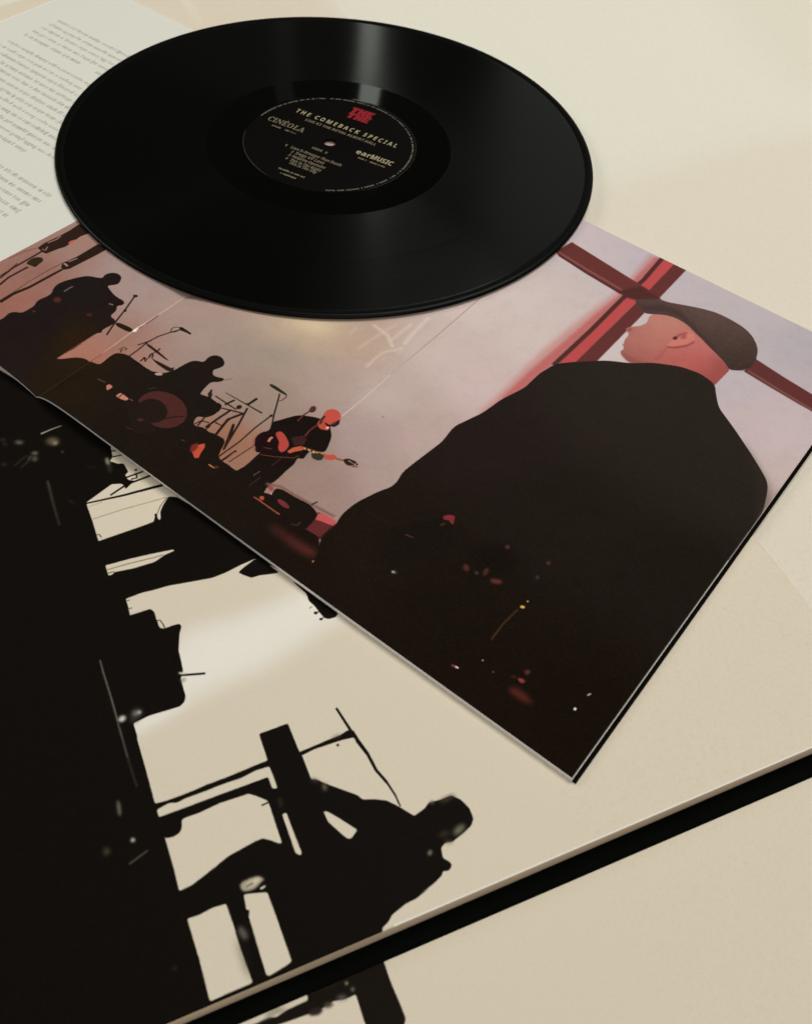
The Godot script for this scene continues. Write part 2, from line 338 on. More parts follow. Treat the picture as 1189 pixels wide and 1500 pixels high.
	c.stroke([103.5,67.7,102.1,70.9,101.8,72.9], 1.15, 1.15, Color8(70,40,38,255), 0)
	c.stroke([107,67.6,107.7,68.9], 0.98, 0.98, Color8(230,200,180,255), 0)
	c.stroke([103.4,57.9,102.7,62.3,103,67.2], 0.73, 0.73, Color8(110,50,46,255), 0)
	c.stroke([107.7,71.3,107.6,77.3], 0.33, 0.33, Color8(220,180,168,120), 0)
	c.shape([98.9,46.6,100,44.4,100.2,42.1,99.6,40.2,98.1,38.8,96.1,38.2,93.8,38.6,91.6,39.7,89.8,41.6,88.6,43.8,88.4,46.1,89,48.2,90.5,49.5,92.5,50.1,94.8,49.7,97.1,48.5], Color8(30,16,16,255), 0, 1)
	c.stroke([88.4,44.1,89.3,41.1,91.5,38.8,94.1,37.5], 0.47, 0.47, Color8(150,84,66,255), 0)
	c.stroke([94.3,45.1,93.6,46.9,93.7,48.3], 1.11, 1.11, Color8(200,130,100,255), 0)
	c.stroke([95,41.4,98.1,43], 0.39, 0.39, Color8(120,60,50,255), 0)
	c.shape([93.4,50.6,93.9,53,96.5,52.8,99.7,51.3,101.9,49.6,102.9,46.7,102.3,44.4,99.8,45.1,97.5,48.1], Color8(180,70,62,255), 0, 1)
	c.shape([103.7,46.3,104,49.6,106.3,53,108.4,51.7,106.5,48.8,105.2,46.1], Color8(190,92,60,255), 0, 0)
	c.stroke([96.8,37.5,102,40.7,108.4,45.6,109,48], 0.39, 0.39, Color8(120,60,50,255), 0)
	c.shape([99.7,53.3,102.3,57.5,105.1,57.5,106.5,53.8,103.8,50.7], Color8(58,32,34,255), 0, 0)
	c.stroke([106.3,52.1,111.8,53.9,116.8,55.4,124.3,58.1], 1.18, 1.18, Color8(150,90,60,255), 0)
	c.stroke([107.6,52.6,108.8,52.4], 0.63, 0.63, Color8(226,180,140,255), 0)
	c.stroke([109.6,53.1,110.8,53], 0.63, 0.63, Color8(226,180,140,255), 0)
	c.stroke([111.6,53.7,112.8,53.5], 0.63, 0.63, Color8(226,180,140,255), 0)
	c.stroke([113.3,54.3,114.5,54.1], 0.63, 0.63, Color8(226,180,140,255), 0)
	c.stroke([115,55,116.2,54.9], 0.63, 0.63, Color8(226,180,140,255), 0)
	c.stroke([108.5,53.1,109.5,52.5], 0.63, 0.63, Color8(50,26,22,255), 0)
	c.stroke([110.6,53.8,111.6,53.2], 0.63, 0.63, Color8(50,26,22,255), 0)
	c.shape([111.8,52.4,114.6,54.9,117,55.2,117.7,52.3,116.3,50.9,113.9,50.6], Color8(52,50,34,255), 0, 0)
	c.shape([116.2,55.1,119.6,58.4,121.6,57.6,121.2,55.4,118.5,53.5], Color8(190,82,64,255), 0, 0)
	c.shape([124,58.5,125.3,60.6,128.6,61.4,131,61.2,131.5,59.5,129.6,58,126.7,57.3], Color8(44,32,26,255), 0, 0)
	c.stroke([126,59.7,130.8,59.8], 0.39, 0.39, Color8(190,150,120,255), 0)
	c.stroke([128.5,57.8,131.3,60.2], 0.39, 0.39, Color8(200,160,130,255), 0)
	c.shape([130.9,61.1,131.1,60.8,131.2,60.4,131.2,60,131,59.7,130.7,59.6,130.4,59.6,130,59.8,129.7,60,129.5,60.4,129.4,60.8,129.4,61.1,129.6,61.4,129.9,61.6,130.3,61.5,130.6,61.4], Color8(196,160,130,255), 0, 1)
	c.shape([130.6,60.8,130.7,60.6,130.8,60.4,130.7,60.2,130.6,60,130.5,59.9,130.3,59.9,130,60,129.9,60.2,129.7,60.4,129.7,60.6,129.7,60.8,129.8,61,130,61.1,130.2,61.1,130.4,61], Color8(44,32,26,255), 0, 1)
	c.stroke([102.5,27.1,103,30.8], 0.53, 0.53, Color8(86,76,60,255), 0)
	c.stroke([104.8,17.6,105.3,28.4], 0.37, 0.37, Color8(64,48,42,255), 0)
	c.stroke([104.8,7.5,105.1,14.5], 0.36, 0.36, Color8(66,46,42,255), 0)
	c.stroke([109.7,7,109.6,16.3], 0.29, 0.29, Color8(56,40,34,255), 0)
	c.stroke([104.5,36,104.5,42], 0.39, 0.39, Color8(66,40,38,255), 0)
	c.stroke([109.3,27.4,115.1,30.3,121.8,30.6,129.7,31.5,141.3,32.9], 1.18, 1.18, Color8(128,92,84,255), 0.5)
	c.shape([110.7,26.3,111.5,28,113.5,27.7,113.9,25.8], Color8(150,72,74,255), 0.3, 0)
	c.shape([133.1,18,136,23.3,134.9,30.5,143.2,30.7,145.7,29.7,144.6,20.2,141.7,19.8], Color8(60,30,28,255), 0.3, 0)
	c.shape([135.2,29.7,136.9,31.2,143.6,31.7,144.2,29,140.1,27.4,136.6,26.5], Color8(196,88,88,255), 0.3, 0)
	c.shape([137.2,20.6,136.6,26.5,138.3,27.5,143.5,28.6,143.8,21.1], Color8(98,42,44,255), 0, 0)
	c.field_shape([111,23.2,115.1,24.6,113.7,27.9,115.8,29.5,119.9,29.8,124,30.1,130,31.2,135.2,29.7,136.2,27.8,136.6,22.7,136.6,19.8,133.1,18,123.3,17.5,114.7,17.5], dark, 0)
	c.field_shape([90.6,22.1,108.5,22.1,111,23.2,115.4,17.6,123.3,17.5,132.9,18.2,137.1,20.6,143.8,21.1,149,14.2,177.7,6.3,244.3,-12.4,135.3,-33.3,49.1,-23.2], dark, 0)
	c.stroke([130.4,31.3,131.2,34.2], 0.59, 0.59, Color8(38,28,26,255), 0)
	c.shape([124.8,24.2,124.7,23.7,124.1,23.4,123.1,23.1,121.9,23.1,120.7,23.2,119.6,23.5,118.8,23.9,118.5,24.3,118.6,24.8,119.2,25.2,120.2,25.4,121.4,25.5,122.6,25.3,123.7,25.1,124.5,24.7], Color8(116,48,50,255), 0, 1)
	c.stroke([110.4,19,113.1,19.2,118.4,19.1,124.3,19.2], 0.58, 0.58, Color8(168,88,62,255), 0)
	c.shape([111.8,21,113.5,22,114.7,20.3,113.1,19.6], Color8(176,80,60,255), 0, 0)
	c.shape([114.8,25.1,114.9,25,115,24.8,115,24.6,114.9,24.5,114.7,24.4,114.6,24.4,114.4,24.5,114.2,24.6,114.1,24.8,114.1,24.9,114.1,25.1,114.2,25.2,114.3,25.3,114.5,25.3,114.7,25.3], Color8(210,170,150,255), 0, 1)
	c.stroke([130.8,18.7,133.2,19.8,133.1,21.8], 0.43, 0.43, Color8(74,56,42,255), 0)
	c.shape([124.2,13.4,130,13.5,137.4,14.1,142.7,14.7,147.9,15.3,148.4,11.8,143.7,11.1,135.7,11.2,128,11.7], Color8(108,48,44,210), 2.2, 0)
	c.stroke([149.7,10.7,154.2,11.2,158.9,11.4], 0.53, 0.53, Color8(150,92,76,255), 0)
	c.stroke([159.7,11.3,168.7,12,178.1,11.3], 0.52, 0.52, Color8(118,62,50,255), 0)
	c.shape([150.3,11.3,150.4,11.1,150.5,10.8,150.4,10.5,150.2,10.3,149.9,10.2,149.7,10.1,149.4,10.2,149.2,10.3,149.1,10.5,149.1,10.8,149.2,11.1,149.3,11.3,149.6,11.4,149.9,11.5,150.1,11.4], Color8(208,140,110,255), 0, 1)
	c.shape([157.1,11.5,157.1,11.3,157,11.1,156.8,11,156.6,10.9,156.3,10.9,156.1,11,155.9,11.2,155.8,11.4,155.8,11.6,155.9,11.8,156,11.9,156.3,12,156.6,12,156.8,11.9,157,11.7], Color8(200,140,110,255), 0, 1)
	c.shape([159.9,10.5,160,10.3,160,10.2,160,10,159.9,9.8,159.7,9.8,159.5,9.7,159.4,9.8,159.2,9.9,159.1,10,159.1,10.2,159.2,10.4,159.3,10.5,159.5,10.6,159.6,10.6,159.8,10.6], Color8(170,110,90,255), 0, 1)
	c.stroke([79.3,134,84.6,133.5,89,132.9,96.4,127.8], 1.39, 1.39, Color8(226,208,192,170), 0.8)
	c.stroke([92.6,130.8,92.5,138.4,92.6,147], 1.12, 1.12, Color8(226,208,192,140), 0.8)
	c.stroke([98.8,132.7,97.3,142.1,96,156.6], 1.69, 1.69, Color8(226,208,192,150), 0.8)
	c.stroke([95.6,109.2,94.8,117.2,95.2,122.7,98.4,127.1,99.5,130.6], 0.90, 0.90, Color8(226,208,192,190), 0.8)
	c.stroke([75.6,120.6,74.7,127.5], 0.84, 0.84, Color8(226,208,192,110), 0.8)
	c.stroke([84.8,115.4,85.3,124.2,86.5,133.7], 1.01, 1.01, Color8(226,208,192,100), 0.8)
	c.stroke([86.1,134.1,87.8,141.9], 0.94, 0.94, Color8(226,208,192,110), 0.8)
	c.stroke([101.3,124.6,99.8,131.4], 0.64, 0.64, Color8(226,208,192,120), 0.8)
	c.stroke([97.4,115.2,98,121.6], 0.54, 0.54, Color8(226,208,192,80), 0.8)
	c.stroke([107.4,77.6,107.5,93.5,106.8,112.9], 0.60, 0.60, Color8(214,192,182,210), 0.2)
	c.stroke([107,112.6,106.9,129.7,106.8,149.9,106.1,182.9,106.2,211.3], 0.47, 0.47, Color8(158,134,126,230), 0.2)
	c.stroke([106.9,112.3,107.4,147.9,106.8,181.9], 0.37, 0.37, Color8(216,198,190,160), 0.2)
	c.shape([121.5,89.7,121.6,89.5,121.6,89.3,121.5,89.1,121.4,89,121.2,88.9,121.1,88.9,120.9,88.9,120.7,89,120.6,89.2,120.6,89.4,120.7,89.6,120.8,89.8,121,89.9,121.1,89.9,121.3,89.8], Color8(160,120,110,255), 0, 1)
	c.shape([151.9,276.1,159,277.3,160.1,254.8,159.3,238.7,159.8,201.2,159.8,170.4,158.2,159.8,158.4,148,155.1,133.4,154.2,120.7,151,120.1,151.3,137.8,150.2,161.8,150.5,190,152.4,216.8,154.7,237.3,154.1,252.9], Color8(192,120,116,150), 1.8, 0)
	c.shape([155.2,276.1,159,277.3,160.1,254.8,159.3,238.7,159.8,201.2,159.8,170.4,158.2,159.8,158.4,148,155.1,133.4,153.9,121,153.5,137.2,153.3,157.2,154.4,185.1,155.3,213.6,157,236.5,156,253.2], Color8(186,100,97,220), 0.9, 0)
	c.shape([159.5,277.8,166.6,278.2,166.4,246,166.2,225.3,166.6,177.1,160.8,170.7,160.1,220.4,160.3,246.5], Color8(184,76,75,255), 0.25, 0)
	c.stroke([158.5,278.5,160.1,254.8,159.4,238.4,160,201,159.6,169], 2.33, 2.33, Color8(76,46,44,255), 0.25)
	c.shape([165.7,279,172.8,278.6,173.3,247.3,173.3,231.5,173.6,183.5,166.3,176.9,166.2,225.3,166.4,246], Color8(98,50,48,255), 0.25, 0)
	c.shape([113.6,243.3,115.6,256.3,169.7,249,174.5,247.3,168.7,239.5,160.5,236.6,117,241.1], Color8(102,52,48,255), 0.25, 0)
	c.stroke([115.2,244.1,133.3,241.8,156.6,239.8], 1.55, 1.55, Color8(128,80,76,255), 0.4)
	c.stroke([116.6,241.9,134.9,239.1,156.7,237], 1.10, 1.10, Color8(78,38,36,255), 0.3)
	c.shape([154.3,237,161.2,249.2,171.7,248,174.6,246.4,168.9,239,160.6,236.3], Color8(74,42,40,200), 1, 0)
	c.shape([230.1,227.1,230.6,239.2,247.7,236.5,271.2,233.8,275.4,223.6,260,224.3,243.9,225.7], Color8(96,50,48,255), 0.25, 0)
	c.stroke([231.5,229,246.8,227.1,266.3,225,275.2,224], 1.15, 1.15, Color8(124,82,78,255), 0.4)
	var skin := c.gradient([[180.2,231.2,Color8(188,132,118,255)], [180.9,219.2,Color8(184,122,108,255)], [174.6,215.6,Color8(163,104,96,255)], [177.3,208.7,Color8(174,112,100,255)], [179.6,201.7,Color8(160,100,90,255)], [184.9,201.5,Color8(154,92,84,255)], [191.8,203.8,Color8(161,89,82,255)], [183.5,210.3,Color8(182,118,105,255)], [187.6,224.3,Color8(190,126,113,255)], [186.9,234.2,Color8(190,128,114,255)], [200.5,217.6,Color8(187,100,93,255)], [200.2,209.4,Color8(176,90,85,255)], [208,216.4,Color8(187,94,89,255)], [209.1,227.5,Color8(194,112,105,255)], [215.5,219.4,Color8(181,88,85,255)], [221.7,217.1,Color8(154,74,72,255)], [221.4,224.6,Color8(132,69,67,255)], [203.9,230.9,Color8(195,119,111,255)], [222.8,209.5,Color8(141,68,66,255)], [191.2,213.2,Color8(185,115,105,255)]])
	var tweed := c.gradient([[168.6,236.9,Color8(82,62,59,255)], [176.2,242.9,Color8(88,67,63,255)], [188.3,249.6,Color8(96,74,69,255)], [201.1,252.6,Color8(94,74,67,255)], [215.6,254.1,Color8(88,68,60,255)], [226.2,245,Color8(70,54,48,255)], [227.5,229.2,Color8(60,46,42,255)], [208.6,233.1,Color8(72,56,52,255)], [187.8,241.5,Color8(76,59,55,255)], [211.9,240.3,Color8(80,62,56,255)], [221.3,230.5,Color8(66,50,46,255)], [175.8,234.8,Color8(72,56,52,255)]])
	c.mottle(skin, 0.02, 0.02, 21)
	c.mottle(tweed, 0.025, 0.04, 22)
	c.field_shape([176,232.3,179.4,237,185.4,239.3,191.3,239.3,199.9,236.5,208.2,233.8,217.2,230.8,221.2,228.4,224.7,223.7,224.3,217.9,224.1,211.6,223.8,208.3,222.9,204.8,201.5,202.8,191.7,198.8,186.5,195.1,183.7,195.5,180.8,196.5,179,198.1,178.5,199.7,179,201.4,177.9,202.7,177.7,204.6,176.6,205.6,175.9,207.9,175.9,209.9,175.4,212.7,174.3,213.6,173,213.9,172.4,215,172.6,216.9,174.3,219.3,176.3,221.5,177.7,224.9,177.7,227.5], skin, 0)
	c.shape([193.5,217.7,193.5,224.7,194.1,231,196,234.9,198.7,235.2,201.1,232.9,201.4,229.5,200.1,224.9,197.6,220.9,195.5,218.3], Color8(204,122,110,230), 0.25, 1)
	c.shape([193.2,217.3,196.8,220.1,200.9,225.7,201.9,230.3,202.8,229.5,201.5,224.4,197.8,219.3,194.5,216.8], Color8(132,62,56,190), 0.5, 0)
	c.shape([193.1,224.4,193.9,230,195.8,233.5,198.2,234,196.7,232.6,195.1,229.1,194.7,224.1], Color8(146,72,66,190), 0.35, 0)
	c.shape([194.5,227,194.7,226.6,194.9,226,194.9,225.4,194.7,224.9,194.4,224.5,194.1,224.2,193.7,224.2,193.4,224.5,193.1,224.9,193,225.4,193,226,193.2,226.6,193.4,227,193.8,227.2,194.1,227.2], Color8(84,38,36,230), 0.3, 1)
	c.shape([197.3,231.8,197.7,231.2,197.9,230.4,197.9,229.5,197.8,228.6,197.4,227.9,197,227.4,196.4,227.3,196,227.5,195.6,228.1,195.4,228.9,195.4,229.8,195.6,230.7,195.9,231.5,196.4,231.9,196.9,232], Color8(150,76,68,170), 0.5, 1)
	c.shape([199.2,232.8,199.5,232,199.7,231.2,199.6,230.5,199.3,230,198.8,229.8,198.3,230,197.8,230.4,197.3,231.1,197,231.9,196.9,232.7,196.9,233.5,197.2,233.9,197.7,234.1,198.2,234,198.7,233.5], Color8(206,124,110,150), 0.5, 1)
	c.shape([193.7,204.5,193.8,210.6,193.7,216.5,194.7,215.4,195.3,210,195,204.7], Color8(164,82,74,130), 0.7, 0)
	c.shape([172.3,214.5,173.6,217.3,175.5,217,174.5,214], Color8(144,78,72,160), 0.4, 0)
	c.shape([178.8,199.9,183,198.8,189.3,199.9,193.4,200.9,186.5,195.1,183.7,195.5], Color8(140,72,64,140), 1, 0)
	c.shape([177.7,204.6,177.9,204.4,177.9,204,177.8,203.8,177.7,203.6,177.5,203.4,177.2,203.4,177,203.6,176.8,203.8,176.7,204.1,176.7,204.4,176.8,204.7,176.9,204.9,177.1,205,177.3,205,177.6,204.9], Color8(140,72,68,170), 0.3, 1)
	c.field_shape([165.3,236.6,165.5,238.5,166.3,239.9,169.8,243.5,174.1,246.9,175.7,247.2,177.5,247.3,182.2,249.7,187,252.1,191.9,254.4,196.8,256.3,200.2,257.2,203.4,257.5,208.1,257.5,213,257,216.6,256.3,219.9,254.8,222.7,253,225.4,250.4,227.3,248.1,228.9,245.4,230.2,241.8,231.2,238.5,231.4,235.9,231.1,233.4,230.5,230.5,229.4,227.6,227.2,225.4,224.7,223.7,222.8,224.7,219.9,226.9,216.7,228.3,213.8,229.7,210.8,231,207.8,232.4,203.9,234.4,200.2,235.8,197.1,237.4,194.1,238.6,190.4,239.3,186.6,239.3,183.7,238.5,180.6,237,176.5,233.6,175.2,232.7,173.7,232,171.5,232.8,169.2,233.5,167.3,234.8], tweed, 0)
	c.shape([176.8,244,185.5,245.9,194.9,241.5,206,235.9,213.9,231.8,211.9,231,199.9,236.5,187.7,241.8,180.2,240,172.6,234,169.5,235.2], Color8(62,47,44,150), 1, 0)
	c.shape([219.8,227.1,224.5,223.9,229.3,227.9,231.2,234.5,231.5,232.8,229.6,227.3,224.8,223.4], Color8(50,34,32,190), 0.4, 0)
	c.stroke([174.2,246.6,179.6,247.9,191,253.6,203.5,257.2,214.4,256.6], 0.53, 0.53, Color8(112,90,82,90), 0.5)
	c.field_shape([146.6,-27.5,150,9.9,148.6,13.9,143.9,21.8,144.6,29.2,142.7,36,143.2,44.4,146.4,55.3,148.8,60.4,148.7,64.8,147.2,69.5,147.6,76.1,149.3,95.1,147.8,105.8,152.5,121.2,154,133.8,157.8,147.5,157.6,159.2,159.8,170.4,165.2,176.9,176.7,188.8,186.2,194.9,194.6,202.9,205.7,209.4,215.5,211.5,223.6,209.6,228.3,201.9,232.2,196.6,244.2,188.8,256.9,179.7,264.7,173.5,269,169.6,271.4,164.2,273.9,155.3,275.8,146.2,287.5,168.8,316.6,1.3,155.2,-53.3], dark, 0)
	c.shape([248.4,186.7,267.3,171.3,271.9,164.1,276.2,149.2,276,144.3,264.1,168.4], Color8(52,45,37,110), 2, 0)
	c.shape([275.2,146.9,274.7,153.6,276.9,159.1,278.9,163.3,278.5,143.8], Color8(120,98,92,160), 1.5, 0)
	c.shape([162.9,45.4,169.1,56.5,174.1,62.3,180.8,61.1,186.6,52.4,182.2,39.2,171.8,26.2,165.6,31.4], Color8(22,17,13,140), 2.5, 0)
	c.shape([191.5,54,196,62,203.6,68.5,210.7,63.9,211.9,53.3,201.1,49], Color8(18,12,9,130), 2.5, 0)
	c.shape([174,62.2,175.6,64.6,177.7,65.5,179,63.1,179.8,61,177,62,175.3,60.8], Color8(128,46,50,255), 0.3, 0)
	c.stroke([176,57.6,177,59.9], 0.85, 0.85, Color8(70,40,40,255), 0.3)
	c.stroke([168.1,44.7,171.7,45.4], 0.55, 0.55, Color8(86,50,56,255), 0.2)
	c.stroke([147.2,43.6,161,45.1,169.1,56.5], 0.47, 0.47, Color8(50,34,28,150), 0.6)
	c.shape([176.7,27.4,176.7,27.1,176.6,26.9,176.4,26.7,176.2,26.6,175.9,26.6,175.6,26.6,175.4,26.8,175.3,26.9,175.2,27.2,175.3,27.4,175.5,27.6,175.7,27.7,176,27.7,176.3,27.7,176.5,27.6], Color8(190,176,160,255), 0, 1)
	c.shape([177.5,27.7,177.5,27.4,177.3,27,177,26.8,176.5,26.6,176.1,26.5,175.6,26.5,175.2,26.7,175,26.9,175,27.2,175.2,27.5,175.5,27.8,176,28,176.5,28.1,176.9,28.1,177.3,27.9], Color8(110,100,90,120), 0.6, 1)
	c.shape([203.7,67.2,203.8,66.9,203.8,66.4,203.7,66,203.5,65.7,203.1,65.5,202.8,65.5,202.4,65.7,202.1,65.9,202,66.3,202,66.7,202.1,67.1,202.3,67.4,202.7,67.6,203,67.7,203.4,67.5], Color8(72,46,46,255), 0.4, 1)
	c.shape([197.7,46.7,197.4,46.3,197,46.1,196.5,46,195.9,46.2,195.3,46.6,194.9,47.2,194.7,47.7,194.8,48.2,195,48.6,195.4,48.9,196,48.9,196.6,48.7,197.1,48.3,197.5,47.8,197.7,47.2], Color8(80,42,36,255), 0.6, 1)
	c.shape([204,51,204.1,50.2,204.1,49.4,203.9,49,203.6,48.8,203.3,48.9,202.9,49.4,202.6,50,202.4,50.9,202.3,51.7,202.4,52.4,202.5,52.9,202.8,53.1,203.2,52.9,203.5,52.5,203.8,51.8], Color8(78,44,38,255), 0.6, 1)
	c.shape([211,51,211,50.5,210.7,49.9,210.2,49.3,209.4,48.8,208.6,48.4,207.8,48.3,207.1,48.4,206.8,48.7,206.7,49.2,207,49.8,207.6,50.4,208.4,50.9,209.2,51.3,210,51.4,210.6,51.3], Color8(92,46,40,255), 0.6, 1)
	c.shape([201.4,48.6,201.5,48.4,201.5,48,201.4,47.7,201.2,47.5,200.9,47.3,200.6,47.3,200.3,47.4,200.1,47.6,200,47.9,200,48.2,200.1,48.5,200.3,48.8,200.6,48.9,200.8,48.9,201.1,48.8], Color8(60,60,62,255), 0.5, 1)
	c.stroke([222.4,26.8,221.9,35.8,222.5,44.7], 0.51, 0.51, Color8(84,58,34,255), 0.3)
	c.shape([224.1,47.1,224.2,46.9,224.1,46.6,223.9,46.3,223.6,46.1,223.2,45.9,222.9,45.9,222.6,46,222.5,46.2,222.4,46.5,222.5,46.8,222.7,47.1,223,47.3,223.3,47.4,223.7,47.4,224,47.3], Color8(214,170,84,255), 0, 1)
	c.shape([223.7,50.4,223.8,50.2,223.8,50,223.8,49.8,223.7,49.7,223.5,49.6,223.4,49.6,223.2,49.7,223.1,49.8,223,50,223,50.2,223,50.4,223.1,50.5,223.3,50.6,223.4,50.6,223.6,50.5], Color8(180,140,80,255), 0, 1)
	c.stroke([217.4,8.7,219.1,9.1], 0.72, 0.72, Color8(150,80,70,255), 0.3)
	c.stroke([218.8,9.1,220.1,9.3], 0.72, 0.72, Color8(236,210,204,255), 0)
	c.shape([225.2,17.9,225.3,17.7,225.3,17.6,225.3,17.5,225.2,17.4,225.1,17.3,225,17.3,224.9,17.4,224.8,17.5,224.7,17.6,224.7,17.7,224.7,17.9,224.8,17.9,224.9,18,225,18,225.1,18], Color8(210,210,206,255), 0, 1)
	c.shape([230.9,16.4,231,16.3,231,16.2,231,16,230.9,15.9,230.8,15.9,230.7,15.9,230.6,15.9,230.5,16,230.4,16.2,230.4,16.3,230.4,16.4,230.5,16.5,230.6,16.6,230.7,16.6,230.8,16.5], Color8(110,96,86,255), 0, 1)
	c.shape([262,23.2,262.1,23,262.1,22.7,262.1,22.5,261.9,22.3,261.7,22.2,261.5,22.2,261.3,22.3,261.2,22.5,261.1,22.7,261.1,23,261.2,23.2,261.3,23.4,261.5,23.5,261.7,23.5,261.9,23.4], Color8(226,228,224,255), 0, 1)
	c.shape([262,30.1,262.1,31.3,263,32.2,263,31.2,262.4,30.2], Color8(176,172,160,255), 0.15, 0)
	c.shape([220.6,62.5,220.8,62.2,220.8,61.9,220.7,61.5,220.5,61.3,220.3,61.2,220,61.2,219.7,61.3,219.5,61.6,219.4,61.9,219.3,62.2,219.4,62.5,219.6,62.8,219.8,62.9,220.1,62.9,220.4,62.8], Color8(60,56,56,255), 0.5, 1)
	c.shape([220.3,71.2,220.4,70.9,220.4,70.5,220.3,70.2,220.1,69.9,219.8,69.8,219.5,69.8,219.3,69.9,219,70.1,218.9,70.4,218.9,70.7,219,71,219.2,71.3,219.5,71.5,219.8,71.5,220.1,71.4], Color8(92,52,50,255), 0.5, 1)
	c.shape([238.5,15,241.1,16.7,245.8,16.3,249.3,15,246.8,13.4,241.8,12.9,239.5,13.1], Color8(78,34,28,255), 1.2, 0)
	c.shape([238.9,20,240.5,21,242,20.5,241.3,19,239.6,19.2], Color8(146,56,54,255), 0.3, 0)
	c.shape([239,23.9,240.5,25.8,241.4,24.6,240.6,22.8], Color8(98,48,34,255), 0.5, 0)
	c.shape([238.3,20.1,238.4,19.8,238.3,19.5,238.1,19.2,237.8,18.9,237.5,18.7,237.1,18.6,236.9,18.6,236.7,18.7,236.6,19,236.7,19.3,236.9,19.6,237.1,19.9,237.5,20.1,237.8,20.2,238.1,20.2], Color8(56,34,24,255), 0.4, 1)
	# the highlight on the page's edge, painted as a thin white line
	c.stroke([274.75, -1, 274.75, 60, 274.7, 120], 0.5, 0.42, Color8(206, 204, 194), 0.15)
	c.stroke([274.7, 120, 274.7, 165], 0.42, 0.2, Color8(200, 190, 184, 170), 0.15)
	c.grain(0.022, 11, 2.0)
	return c


